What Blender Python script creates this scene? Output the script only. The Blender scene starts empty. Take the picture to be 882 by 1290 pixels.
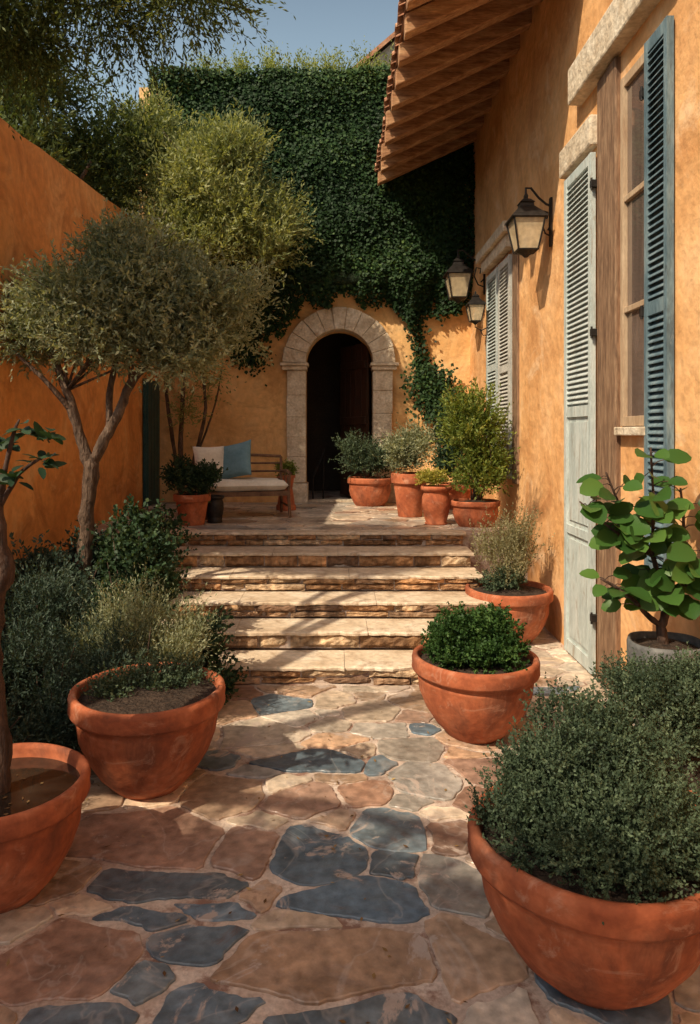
import bpy, math, random
import numpy as np
from mathutils import Vector, Matrix
random.seed(7)
scene=bpy.context.scene
COL=scene.collection
scene.view_settings.view_transform='Standard'
scene.view_settings.look='None'
scene.view_settings.exposure=0

# ------------------------------------------------------------ materials
def new_mat(name):
    m=bpy.data.materials.new(name); m.use_nodes=True
    nt=m.node_tree; nt.nodes.clear()
    out=nt.nodes.new('ShaderNodeOutputMaterial')
    return m,nt,out
def ramp(nt,stops):
    r=nt.nodes.new('ShaderNodeValToRGB')
    e=r.color_ramp.elements
    while len(e)<len(stops): e.new(0.5)
    for i,(p,c) in enumerate(stops):
        e[i].position=p; e[i].color=(c[0],c[1],c[2],1)
    return r
def surf(name,stops,scale=3,detail=5,rough=.85,bump=.3,bscale=40,bdist=.01,stretch=(1,1,1),fine=.25,fscale=30,
         attr=None,objrand=0,spec=.3,stain=None,metal=0,stain2=None,vein=None):
    m,nt,out=new_mat(name); N=nt.nodes; L=nt.links
    tc=N.new('ShaderNodeTexCoord'); mp=N.new('ShaderNodeMapping'); mp.inputs['Scale'].default_value=stretch
    L.new(tc.outputs['Object'],mp.inputs['Vector'])
    n1=N.new('ShaderNodeTexNoise'); n1.inputs['Scale'].default_value=scale; n1.inputs['Detail'].default_value=detail
    n1.inputs['Roughness'].default_value=.6
    L.new(mp.outputs[0],n1.inputs['Vector'])
    r=ramp(nt,stops); L.new(n1.outputs['Fac'],r.inputs['Fac'])
    col=r.outputs['Color']
    if attr:
        a=N.new('ShaderNodeAttribute'); a.attribute_name=attr
        mx=N.new('ShaderNodeMix'); mx.data_type='RGBA'; mx.blend_type='MULTIPLY'; mx.inputs[0].default_value=1
        L.new(a.outputs['Color'],mx.inputs[6]); L.new(col,mx.inputs[7]); col=mx.outputs[2]
    n2=N.new('ShaderNodeTexNoise'); n2.inputs['Scale'].default_value=fscale; n2.inputs['Detail'].default_value=4
    L.new(mp.outputs[0],n2.inputs['Vector'])
    mr=N.new('ShaderNodeMapRange'); mr.inputs[1].default_value=.3; mr.inputs[2].default_value=.7
    mr.inputs[3].default_value=1-fine; mr.inputs[4].default_value=1+fine
    L.new(n2.outputs['Fac'],mr.inputs[0])
    mm=N.new('ShaderNodeVectorMath'); mm.operation='SCALE'
    L.new(col,mm.inputs[0]); L.new(mr.outputs[0],mm.inputs['Scale']); col=mm.outputs[0]
    if vein:
        nv_=N.new('ShaderNodeTexNoise'); nv_.inputs['Scale'].default_value=vein[1]; nv_.inputs['Detail'].default_value=4; nv_.inputs['Distortion'].default_value=1.2
        L.new(mp.outputs[0],nv_.inputs['Vector'])
        rv=ramp(nt,[(.485,(0,0,0)),(.5,(1,1,1)),(.515,(0,0,0))]); L.new(nv_.outputs['Fac'],rv.inputs['Fac'])
        ms=N.new('ShaderNodeMath'); ms.operation='MULTIPLY'; ms.inputs[1].default_value=vein[2]; L.new(rv.outputs['Color'],ms.inputs[0])
        mx=N.new('ShaderNodeMix'); mx.data_type='RGBA'; L.new(ms.outputs[0],mx.inputs[0]); L.new(col,mx.inputs[6])
        mx.inputs[7].default_value=(*vein[0],1); col=mx.outputs[2]
    for stn in (stain,stain2):
        if not stn: continue
        n3=N.new('ShaderNodeTexNoise'); n3.inputs['Scale'].default_value=stn[1]; n3.inputs['Detail'].default_value=7
        n3.inputs['Roughness'].default_value=.7; n3.inputs['Distortion'].default_value=stn[4] if len(stn)>4 else 0
        L.new(mp.outputs[0],n3.inputs['Vector'])
        m3=N.new('ShaderNodeMapRange'); m3.inputs[1].default_value=stn[2]; m3.inputs[2].default_value=stn[3]
        if len(stn)>5: m3.inputs[4].default_value=stn[5]
        L.new(n3.outputs['Fac'],m3.inputs[0])
        mx=N.new('ShaderNodeMix'); mx.data_type='RGBA'; L.new(m3.outputs[0],mx.inputs[0]); L.new(col,mx.inputs[6])
        mx.inputs[7].default_value=(*stn[0],1); col=mx.outputs[2]
    if objrand:
        oi=N.new('ShaderNodeObjectInfo'); m4=N.new('ShaderNodeMapRange'); m4.inputs[3].default_value=1-objrand; m4.inputs[4].default_value=1+objrand
        L.new(oi.outputs['Random'],m4.inputs[0]); mm=N.new('ShaderNodeVectorMath'); mm.operation='SCALE'
        L.new(col,mm.inputs[0]); L.new(m4.outputs[0],mm.inputs['Scale']); col=mm.outputs[0]
    b=N.new('ShaderNodeBsdfPrincipled'); L.new(col,b.inputs['Base Color'])
    b.inputs['Roughness'].default_value=rough; b.inputs['Metallic'].default_value=metal
    b.inputs['Specular IOR Level'].default_value=spec
    if bump:
        nb=N.new('ShaderNodeTexNoise'); nb.inputs['Scale'].default_value=bscale; nb.inputs['Detail'].default_value=5
        L.new(mp.outputs[0],nb.inputs['Vector'])
        bp=N.new('ShaderNodeBump'); bp.inputs['Strength'].default_value=bump; bp.inputs['Distance'].default_value=bdist
        L.new(nb.outputs['Fac'],bp.inputs['Height']); L.new(bp.outputs[0],b.inputs['Normal'])
    L.new(b.outputs[0],out.inputs[0])
    return m
def leafmat(name,c1,c2,c3,trans=.35,rough=.55):
    m,nt,out=new_mat(name); N=nt.nodes; L=nt.links
    a=N.new('ShaderNodeAttribute'); a.attribute_name='tint'
    r=ramp(nt,[(0,c1),(.55,c2),(1,c3)]); L.new(a.outputs['Fac'],r.inputs['Fac'])
    b=N.new('ShaderNodeBsdfPrincipled'); b.inputs['Roughness'].default_value=rough; b.inputs['Specular IOR Level'].default_value=.2
    L.new(r.outputs[0],b.inputs['Base Color'])
    t=N.new('ShaderNodeBsdfTranslucent')
    mx=N.new('ShaderNodeMix'); mx.data_type='RGBA'; mx.blend_type='MULTIPLY'; mx.inputs[0].default_value=1
    L.new(r.outputs[0],mx.inputs[6]); mx.inputs[7].default_value=(1.5,1.4,.6,1); L.new(mx.outputs[2],t.inputs[0])
    ms=N.new('ShaderNodeMixShader'); ms.inputs[0].default_value=trans
    L.new(b.outputs[0],ms.inputs[1]); L.new(t.outputs[0],ms.inputs[2]); L.new(ms.outputs[0],out.inputs[0])
    return m

M={}
M['plaster_r']=surf('plaster_ochre',[(.3,(.60,.29,.105)),(.5,(.76,.41,.17)),(.7,(.85,.51,.25))],scale=1.3,rough=.9,bump=.6,bscale=8,bdist=.035,fine=.1,fscale=12,stain=((.49,.22,.08),.9,.48,.72,1.0),stain2=((.86,.60,.36),2.0,.55,.68,.8,.6))
M['plaster_l']=surf('plaster_orange',[(.3,(.66,.26,.07)),(.5,(.80,.34,.10)),(.7,(.88,.44,.16))],scale=1.1,rough=.9,bump=.6,bscale=8,bdist=.035,fine=.1,fscale=12,stain=((.50,.19,.055),1.3,.48,.68,1.0),stain2=((.88,.54,.25),2.3,.56,.68,.8,.55))
M['plaster_b']=surf('plaster_honey',[(.3,(.64,.34,.12)),(.5,(.78,.45,.18)),(.7,(.86,.56,.27))],scale=1.2,rough=.9,bump=.55,bscale=10,bdist=.03,fine=.1,fscale=12,stain=((.48,.25,.09),1.4,.48,.70,1.0))
M['shade_in']=surf('interior_painted_shade',[(.3,(.045,.028,.018)),(.7,(.08,.05,.03))],scale=2)  # passage shade is put into this near-black colour
M['terracotta']=surf('terracotta',[(.3,(.27,.068,.027)),(.5,(.40,.112,.045)),(.7,(.52,.18,.085))],scale=4,rough=.82,bump=.7,bscale=13,bdist=.010,fine=.16,fscale=26,objrand=.12,stain=((.13,.045,.026),2.4,.46,.66,.8,.85),stain2=((.60,.36,.24),4.5,.57,.70,1.4,.5))
M['soil']=surf('soil',[(.3,(.025,.016,.011)),(.7,(.07,.045,.03))],scale=20,rough=.95,bump=1,bscale=40,bdist=.04)
M['mortar']=surf('mortar',[(.3,(.36,.26,.20)),(.5,(.52,.41,.33)),(.7,(.66,.56,.47))],scale=4,rough=.6,bump=.6,bscale=24,bdist=.01,fine=.2,fscale=50,stain=((.25,.145,.105),3,.52,.6))
M['flag']=surf('flagstone',[(.25,(.55,.54,.53)),(.5,(1,1,1)),(.75,(1.5,1.45,1.4))],scale=3.2,detail=8,rough=.33,bump=.8,bscale=6,bdist=.03,fine=.3,fscale=18,attr='col',spec=.5,stain=((.46,.37,.31),1.9,.58,.62,1.6,.85),stain2=((.15,.085,.06),3.0,.6,.68,1.6,.5),vein=((.6,.54,.48),1.7,.22))
M['tread']=surf('tread_stone',[(.3,(.44,.32,.21)),(.5,(.62,.49,.35)),(.7,(.74,.63,.49))],scale=3,rough=.7,bump=.6,bscale=14,bdist=.02,fine=.16,fscale=20,stain=((.32,.20,.115),3,.54,.7,1,.75))
M['riser']=surf('riser_stone',[(.3,(.4,.35,.3)),(.5,(.9,.88,.85)),(.7,(1.4,1.35,1.25))],scale=8,rough=.8,bump=1,bscale=14,bdist=.04,fine=.3,fscale=22,attr='col')
M['limestone']=surf('limestone',[(.3,(.44,.34,.23)),(.5,(.62,.51,.37)),(.7,(.74,.65,.51))],scale=4,rough=.8,bump=.9,bscale=14,bdist=.025,fine=.18,fscale=30,stain=((.36,.25,.15),4,.52,.75,1))
M['wood']=surf('old_wood',[(.3,(.20,.085,.035)),(.5,(.38,.19,.09)),(.7,(.52,.31,.16))],scale=3,rough=.8,bump=.6,bscale=10,stretch=(1,6,6),fine=.25,fscale=15)
M['woodbench']=surf('bench_wood',[(.3,(.09,.045,.025)),(.7,(.20,.11,.06))],scale=5,rough=.6,bump=.3)
M['woodboard_shade']=surf('roof_boards_painted_shade',[(.3,(.08,.032,.015)),(.5,(.15,.062,.028)),(.7,(.24,.11,.05))],scale=3,rough=.85,bump=.6,bscale=10,stretch=(6,1,6),fine=.25,fscale=15)  # darker than the rafter wood: shade between rafters put into the colour
M['woodv']=surf('old_wood_upright',[(.3,(.13,.07,.04)),(.5,(.24,.14,.08)),(.7,(.34,.22,.13))],scale=4,rough=.75,bump=.7,bscale=14,stretch=(6,6,.8),fine=.25,fscale=15,stain=((.08,.045,.028),3,.52,.7,1,.8))
M['winframe']=surf('window_frame_wood',[(.3,(.34,.22,.13)),(.7,(.54,.40,.26))],scale=4,rough=.6,bump=.4,stretch=(6,6,.8),fine=.15)
M['wooddark']=surf('dark_door_wood',[(.3,(.03,.014,.008)),(.7,(.08,.035,.018))],scale=4,rough=.5,stretch=(6,6,.6))
M['pale']=surf('shutter_pale_blue',[(.3,(.36,.41,.39)),(.5,(.48,.53,.50)),(.7,(.58,.61,.57))],scale=3,rough=.6,bump=.3,bscale=20,stretch=(3,3,.7),fine=.12,stain=((.28,.22,.16),4,.54,.68,1,.8))
M['blue']=surf('shutter_blue',[(.3,(.07,.115,.14)),(.5,(.12,.18,.205)),(.7,(.21,.27,.28))],scale=3,rough=.55,bump=.3,bscale=20,stretch=(3,3,.7),fine=.2,stain=((.06,.065,.065),4,.54,.7,1,.8),stain2=((.32,.34,.32),7,.58,.7,1,.6))
M['grey']=surf('shutter_grey',[(.3,(.38,.37,.33)),(.7,(.60,.58,.52))],scale=3,rough=.7,bump=.3,bscale=20,fine=.15)
M['teal']=surf('door_teal',[(.3,(.012,.05,.05)),(.7,(.03,.09,.085))],scale=3,rough=.5)
M['iron']=surf('black_iron',[(.3,(.015,.013,.012)),(.7,(.04,.033,.028))],scale=12,rough=.5,metal=.4,bump=.2)
M['greypot']=surf('grey_pot',[(.3,(.08,.08,.08)),(.7,(.16,.155,.145))],scale=6,rough=.7)
M['cream']=surf('cream_fabric',[(.3,(.66,.59,.48)),(.7,(.79,.73,.62))],scale=5,rough=.95,bump=.3,bscale=120,bdist=.003,fine=.06)
M['bluefab']=surf('blue_fabric',[(.3,(.11,.21,.25)),(.7,(.17,.29,.34))],scale=5,rough=.95,bump=.3,bscale=120,bdist=.003,fine=.08)
M['bark']=surf('bark_brown',[(.3,(.045,.026,.016)),(.5,(.10,.062,.04)),(.7,(.18,.12,.08))],scale=8,rough=.9,bump=1,bscale=16,bdist=.04,stretch=(2,2,.6),fine=.3)
M['barkdark']=surf('bark_dark',[(.3,(.03,.018,.012)),(.5,(.07,.04,.028)),(.7,(.13,.08,.055))],scale=10,rough=.9,bump=1,bscale=18,bdist=.03,stretch=(2,2,.6),fine=.25)
M['tile']=surf('roof_tile',[(.3,(.28,.12,.06)),(.5,(.42,.2,.11)),(.7,(.5,.3,.18))],scale=5,rough=.85,bump=.4)
M['earth']=surf('earth',[(.3,(.07,.06,.03)),(.7,(.14,.12,.06))],scale=.6,rough=.95,bump=.5,bscale=5)
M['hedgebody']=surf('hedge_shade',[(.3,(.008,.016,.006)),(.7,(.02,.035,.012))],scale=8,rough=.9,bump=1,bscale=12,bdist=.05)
M['water']=surf('dark_water',[(.3,(.02,.014,.01)),(.7,(.04,.028,.02))],scale=5,rough=.06,bump=.15,bscale=9,bdist=.01,spec=.8,fine=.1)

def glassmat(name,c,rough=.08,alpha=.4,ior=1.5):
    m,nt,out=new_mat(name); N=nt.nodes; L=nt.links
    b=N.new('ShaderNodeBsdfPrincipled'); 
    n=N.new('ShaderNodeTexNoise'); n.inputs['Scale'].default_value=6
    r=ramp(nt,[(.3,tuple(x*.8 for x in c)),(.7,tuple(x*1.2 for x in c))]); L.new(n.outputs['Fac'],r.inputs[0]); L.new(r.outputs[0],b.inputs['Base Color'])
    b.inputs['Roughness'].default_value=rough; b.inputs['Specular IOR Level'].default_value=.8; b.inputs['IOR'].default_value=ior
    b.inputs['Alpha'].default_value=alpha
    L.new(b.outputs[0],out.inputs[0]); return m
M['lampglass']=glassmat('lamp_glass',(.8,.62,.38),.15,.55)
M['pane']=glassmat('window_pane',(.14,.10,.08),.04,1,2.1)

M['l_olive']=leafmat('olive_leaf',(.12,.14,.075),(.28,.30,.175),(.48,.48,.31),.3)
M['l_bush']=leafmat('pale_leaf',(.12,.15,.05),(.30,.32,.13),(.50,.50,.26),.4)
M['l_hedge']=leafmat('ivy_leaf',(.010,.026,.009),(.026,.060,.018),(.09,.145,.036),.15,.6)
M['l_top']=leafmat('sprig_leaf',(.14,.17,.05),(.28,.32,.11),(.44,.46,.22),.5)
M['l_dark']=leafmat('dark_leaf',(.03,.045,.015),(.085,.115,.036),(.21,.24,.075),.35)
M['l_shrub']=leafmat('shrub_leaf',(.015,.035,.018),(.04,.075,.035),(.11,.16,.07),.25)
M['l_rose']=leafmat('rosemary_leaf',(.022,.04,.028),(.055,.085,.058),(.12,.16,.11),.2)
M['l_thyme']=leafmat('thyme_leaf',(.032,.052,.03),(.078,.112,.062),(.17,.22,.125),.25)
M['l_box']=leafmat('boxwood_leaf',(.02,.05,.012),(.045,.10,.024),(.11,.19,.045),.25)
M['l_green']=leafmat('green_leaf',(.07,.11,.02),(.19,.24,.05),(.38,.39,.11),.4)
M['l_straw']=leafmat('straw_leaf',(.13,.12,.06),(.26,.24,.13),(.42,.38,.22),.35)
M['l_yel']=leafmat('yellow_leaf',(.2,.2,.04),(.35,.32,.06),(.5,.45,.1),.4)
M['l_fig']=leafmat('fig_leaf',(.02,.055,.012),(.045,.11,.022),(.11,.20,.04),.25,.38)
M['l_dry']=leafmat('dry_leaf',(.10,.05,.02),(.25,.15,.06),(.4,.28,.12),.1)

# ------------------------------------------------------------ builders
class MB:
    def __init__(s): s.v=[]; s.f=[]; s.c=[]
    def add(s,vs,fs,c=None):
        o=len(s.v); s.v+= [tuple(p) for p in vs]; s.f+=[tuple(i+o for i in f) for f in fs]
        s.c+= [c]*len(fs)
    def box(s,x0,x1,y0,y1,z0,z1,c=None,j=0):
        vs=[(x,y,z) for x in (x0,x1) for y in (y0,y1) for z in (z0,z1)]
        if j: vs=[(x+random.uniform(-j,j),y+random.uniform(-j,j),z+random.uniform(-j,j)) for x,y,z in vs]
        s.add(vs,[(0,1,3,2),(4,6,7,5),(0,4,5,1),(2,3,7,6),(0,2,6,4),(1,5,7,3)],c)
    def tube(s,pts,rad,n=8,c=None):
        pts=[Vector(p) for p in pts]
        if not hasattr(rad,'__len__'): rad=[rad]*len(pts)
        rings=[]; prev=None
        for i,p in enumerate(pts):
            t=(pts[min(i+1,len(pts)-1)]-pts[max(i-1,0)]).normalized()
            if prev is None:
                a=Vector((1,0,0)) if abs(t.x)<.8 else Vector((0,1,0))
                u=(a-t*a.dot(t)).normalized()
            else: u=(prev-t*prev.dot(t)).normalized()
            prev=u; w=t.cross(u)
            rings.append([p+(u*math.cos(2*math.pi*k/n)+w*math.sin(2*math.pi*k/n))*rad[i] for k in range(n)])
        vs=[q for r in rings for q in r]; fs=[]
        for i in range(len(pts)-1):
            for k in range(n):
                fs.append((i*n+k,i*n+(k+1)%n,(i+1)*n+(k+1)%n,(i+1)*n+k))
        fs.append(tuple(range(n))[::-1]); fs.append(tuple((len(pts)-1)*n+k for k in range(n)))
        s.add(vs,fs,c)
    def lathe(s,prof,n=56,cx=0,cy=0,cz=0,cap=True,wob=0):
        vs=[]; fs=[]; ph=random.uniform(0,6)
        for (r,z) in prof:
            for k in range(n):
                a=2*math.pi*k/n; rr=r*(1+wob*math.sin(2*a+ph)+wob*.5*math.sin(5*a+ph+z*4))
                vs.append((cx+rr*math.cos(a),cy+rr*math.sin(a),cz+z*(1+wob*.5*math.sin(3*a+ph))))
        for i in range(len(prof)-1):
            for k in range(n): fs.append((i*n+k,i*n+(k+1)%n,(i+1)*n+(k+1)%n,(i+1)*n+k))
        if cap:
            fs.append(tuple(range(n))[::-1]); fs.append(tuple((len(prof)-1)*n+k for k in range(n)))
        s.add(vs,fs)

def thing(name,loc,label,cat,group=None,rotz=0):
    e=bpy.data.objects.new(name,None); e.empty_display_size=.2; e.location=loc; e.rotation_euler[2]=rotz
    COL.objects.link(e); e['label']=label; e['category']=cat
    if group: e['group']=group
    return e
def part_empty(name,parent,loc):
    e=bpy.data.objects.new(name,None); e.empty_display_size=.2; e.location=loc; COL.objects.link(e); e.parent=parent
    return e
def wloc(o):
    l=Vector((0,0,0))
    while o: l+=o.location; o=o.parent
    return l
def mk(name,mb,mat,parent=None,world=False,smooth=False,bevel=0,bseg=2,kind=None,label=None,cat=None,group=None):
    v=mb.v
    if world and parent:
        p=wloc(parent); v=[(a-p.x,b-p.y,c-p.z) for a,b,c in v]
    me=bpy.data.meshes.new(name); me.from_pydata(v,[],mb.f); me.update()
    if any(c is not None for c in mb.c):
        at=me.attributes.new('col','FLOAT_COLOR','FACE')
        at.data.foreach_set('color',np.array([(*(c or (.5,.5,.5)),1) for c in mb.c],dtype=np.float32).ravel())
    me.materials.append(mat)
    if smooth: me.polygons.foreach_set('use_smooth',[True]*len(me.polygons))
    o=bpy.data.objects.new(name,me); COL.objects.link(o)
    if parent: o.parent=parent
    if bevel:
        b=o.modifiers.new('bevel','BEVEL'); b.width=bevel; b.segments=bseg; b.limit_method='ANGLE'; b.angle_limit=.6
    if kind: o['kind']=kind
    if label: o['label']=label
    if cat: o['category']=cat
    if group: o['group']=group
    return o

def leaves_obj(name,P,D,Ln,Wd,T,mat,parent,rng,world=False,shape='rhomb',face=None):
    n=len(P)
    R=rng.normal(size=(n,3)) if face is None else np.asarray(face)+rng.normal(size=(n,3))*.45
    W=np.cross(D,R); W/= (np.linalg.norm(W,axis=1,keepdims=True)+1e-9)
    Nn=np.cross(W,D)
    Ln=np.asarray(Ln).reshape(-1,1)*np.ones((n,1)); Wd=np.asarray(Wd).reshape(-1,1)*np.ones((n,1))
    if shape=='rhomb':
        V=np.stack([P,P+D*Ln*.45+W*Wd,P+D*Ln,P+D*Ln*.45-W*Wd],1); k=4
        F=np.arange(n*4).reshape(n,4); tt=T
    else:
        prof=[(0,0),(.10,.5),(.36,1),(.66,.92),(.9,.5),(1,0)]
        pts=[]
        for t,w in prof: pts.append(P+D*Ln*t - Nn*Ln*(.22*t*t))
        for t,w in prof[1:-1]: pts.append(P+D*Ln*t - Nn*Ln*(.22*t*t)+W*Wd*w+Nn*Wd*.22*w)
        for t,w in prof[1:-1]: pts.append(P+D*Ln*t - Nn*Ln*(.22*t*t)-W*Wd*w+Nn*Wd*.22*w)
        V=np.stack(pts,1); k=14
        q=[(0,1,6,6),(1,2,7,6),(2,3,8,7),(3,4,9,8),(4,5,9,9),(0,10,1,1),(1,10,11,2),(2,11,12,3),(3,12,13,4),(4,13,5,5)]
        F=[]
        for i in range(n):
            for a in q:
                l=[]
                for z in a:
                    if z not in l: l.append(z)
                F.append([i*k+z for z in l])
        tt=np.repeat(T,len(q))
    V=V.reshape(-1,3)
    if world and parent:
        p=wloc(parent); V=V-np.array([p.x,p.y,p.z])
    me=bpy.data.meshes.new(name)
    me.from_pydata(V.tolist(),[],F.tolist() if hasattr(F,'tolist') else F)
    at=me.attributes.new('tint','FLOAT','FACE'); at.data.foreach_set('value',np.clip(tt,0,1).astype(np.float32))
    me.materials.append(mat)
    if shape!='rhomb': me.polygons.foreach_set('use_smooth',[True]*len(me.polygons))
    o=bpy.data.objects.new(name,me); COL.objects.link(o)
    if parent: o.parent=parent
    return o

def foliage(name,blobs,n,m,tl,ll,lw,mat,parent,seed,up=.5,out=1.,rnd=.5,sub=9,subr=.38,spread=.9,world=False,droop=0,shell=2.2,floor=None):
    rng=np.random.default_rng(seed)
    w=np.array([b[3]*b[4]*b[5] for b in blobs])**.67; w/=w.sum()
    C=[];O=[];Tn=[]
    for b,ww in zip(blobs,w):
        k=max(1,int(sub))
        cnt=max(1,int(n*ww))
        d=rng.normal(size=(k,3)); d/=np.linalg.norm(d,axis=1,keepdims=True)
        rad=rng.random((k,1))**(1/2.)*(1-subr*.7)
        cc=np.array(b[:3])+d*rad*np.array(b[3:6])
        sr=rng.uniform(.6,1.25,(k,1))*subr*np.array(b[3:6])
        idx=rng.integers(0,k,cnt)
        dd=rng.normal(size=(cnt,3)); dd/=np.linalg.norm(dd,axis=1,keepdims=True)
        r=rng.random((cnt,1))**(1/shell)
        p=cc[idx]+dd*r*sr[idx]
        C.append(p); o=dd*.6+(p-np.array(b[:3]))/np.array(b[3:6]); O.append(o)
        Tn.append(rng.normal(0,.12,k)[idx])
    P=np.concatenate(C);O=np.concatenate(O);Tn=np.concatenate(Tn)
    O/=np.linalg.norm(O,axis=1,keepdims=True)+1e-9
    N=len(P)
    D=O*out+np.array([0,0,up])+rng.normal(size=(N,3))*rnd
    D/=np.linalg.norm(D,axis=1,keepdims=True)+1e-9
    tlv=tl*rng.uniform(.5,1.3,(N,1))
    t=np.tile((np.arange(m)+.5)/m,(N,1))+rng.uniform(-.3,.3,(N,m))/m
    Dl=D[:,None,:]*np.ones((1,m,1))
    base=P[:,None,:]+Dl*(t[:,:,None]*tlv[:,None,:])
    base[:,:,2]-=droop*(t**2)*tlv
    ld=Dl+rng.normal(size=(N,m,3))*spread
    ld[:,:,2]-=droop
    ld/=np.linalg.norm(ld,axis=2,keepdims=True)
    tint=.42+Tn[:,None]+rng.normal(0,.1,(N,1))+rng.normal(0,.16,(N,m))
    Ll=ll*rng.uniform(.6,1.25,(N*m))
    base=base.reshape(-1,3); ld=ld.reshape(-1,3); tint=tint.reshape(-1)
    if floor is not None:
        k=base[:,2]>floor; base=base[k];ld=ld[k];tint=tint[k];Ll=Ll[k]
    return leaves_obj(name,base,ld,Ll,Ll*lw/ll,tint,mat,parent,rng,world)

# ------------------------------------------------------------ paving
PAL={'blue':(.12,.155,.18),'tan':(.37,.255,.175),'brown':(.27,.16,.11),'grey':(.31,.285,.25),'beige':(.48,.385,.29),'pale':(.56,.47,.37)}
def paving(name,region,fixed,hw,hd,seed,weights,ztop,zbase,label,gap=.008):
    rr=random.Random(seed); x0,x1,y0,y1=region
    S=[list(s)+[1.5] for s in fixed]
    tries=0
    while tries<11000:
        tries+=1
        w=hw*rr.uniform(.55,1.3); h=hd*rr.uniform(.6,1.25)
        if tries>4000: w*=.6;h*=.6
        x=rr.uniform(x0,x1); y=rr.uniform(y0,y1); ok=True
        for s in S:
            if math.hypot((x-s[0])/(w+s[2]),(y-s[1])/(h+s[3]))<.84: ok=False;break
        if ok: S.append([x,y,w,h,rr.choices(list(weights),list(weights.values()))[0],1.9])
    mb=MB()
    for i,s in enumerate(S):
        cx,cy,w,h,cn,ex=s
        ph=rr.uniform(0,1); nn=rr.choice([6,7,8])
        poly=[]
        for k in range(nn):
            a=2*math.pi*(k+ph+rr.uniform(-.25,.25))/nn; e_=ex*rr.uniform(.86,1.1)
            poly.append((cx+w*e_*math.copysign(abs(math.cos(a))**.7,math.cos(a)),cy+h*e_*math.copysign(abs(math.sin(a))**.7,math.sin(a))))
        planes=[((-1,0),(x0+.01,0)),((1,0),(x1-.01,0)),((0,-1),(0,y0+.01)),((0,1),(0,y1-.01))]
        for j,t in enumerate(S):
            if j==i: continue
            dx=t[0]-cx; dy=t[1]-cy
            if abs(dx)>(w+t[2])*2.4 or abs(dy)>(h+t[3])*2.4: continue
            ri=1/math.hypot(dx/w,dy/h); rj=1/math.hypot(dx/t[2],dy/t[3]); f=ri/(ri+rj)
            nx=dx/(w+t[2])**2; ny=dy/(h+t[3])**2
            hsh=math.sin((min(i,j)*131+max(i,j)*37))*.22
            nx,ny=nx*math.cos(hsh)-ny*math.sin(hsh),nx*math.sin(hsh)+ny*math.cos(hsh)
            l=math.hypot(nx,ny); nx/=l;ny/=l
            planes.append(((nx,ny),(cx+dx*f-nx*gap,cy+dy*f-ny*gap)))
        for n,p in planes:
            q=[]
            for k in range(len(poly)):
                a=poly[k];b=poly[(k+1)%len(poly)]
                da=(a[0]-p[0])*n[0]+(a[1]-p[1])*n[1]; db=(b[0]-p[0])*n[0]+(b[1]-p[1])*n[1]
                if da<=0: q.append(a)
                if (da<0)!=(db<0) and abs(da-db)>1e-12:
                    t_=da/(da-db); q.append((a[0]+(b[0]-a[0])*t_,a[1]+(b[1]-a[1])*t_))
            poly=q
            if len(poly)<3: break
        if len(poly)<3: continue
        ar=abs(sum(poly[k][0]*poly[(k+1)%len(poly)][1]-poly[(k+1)%len(poly)][0]*poly[k][1] for k in range(len(poly))))/2
        if ar<.004: continue
        q=[]
        for k in range(len(poly)):
            a=poly[k];b=poly[(k+1)%len(poly)]; L_=math.hypot(b[0]-a[0],b[1]-a[1])
            if L_<.02: q.append(a); continue
            c_=min(.12,.03/L_)
            q.append((a[0]*(1-c_)+b[0]*c_,a[1]*(1-c_)+b[1]*c_))
            ns=max(1,int(L_/.035)); amp=.008
            nxp,nyp=-(b[1]-a[1])/L_,(b[0]-a[0])/L_
            bow=rr.uniform(-.025,.012)
            for z in range(1,ns):
                t_=c_+(1-2*c_)*z/ns
                off=bow*math.sin(math.pi*t_)*min(1,L_/.3)+rr.uniform(-amp,amp)*.7
                q.append((a[0]+(b[0]-a[0])*t_-nxp*off,a[1]+(b[1]-a[1])*t_-nyp*off))
            q.append((a[0]*c_+b[0]*(1-c_),a[1]*c_+b[1]*(1-c_)))
        mx=sum(p[0] for p in q)/len(q); my=sum(p[1] for p in q)/len(q)
        n_=len(q); zt=ztop+rr.uniform(-.003,.004)
        def ins(p,d):
            l=math.hypot(p[0]-mx,p[1]-my)+1e-6; return (p[0]-(p[0]-mx)/l*d,p[1]-(p[1]-my)/l*d)
        vs=[(p[0],p[1],zbase-.01) for p in q]+[(*ins(p,.001),zt-.004) for p in q]+[(*ins(p,.006),zt) for p in q]
        fs=[(k,(k+1)%n_,n_+(k+1)%n_,n_+k) for k in range(n_)]+[(n_+k,n_+(k+1)%n_,2*n_+(k+1)%n_,2*n_+k) for k in range(n_)]
        fs.append(tuple(2*n_+k for k in range(n_)))
        c=PAL[cn]; v_=rr.uniform(.78,1.25); hshift=rr.uniform(-.08,.08)
        mb.add(vs,fs,(c[0]*v_*(1+hshift),c[1]*v_,c[2]*v_*(1-hshift)))
    return mk(name,mb,M['flag'],kind='structure',label=label)

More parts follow.
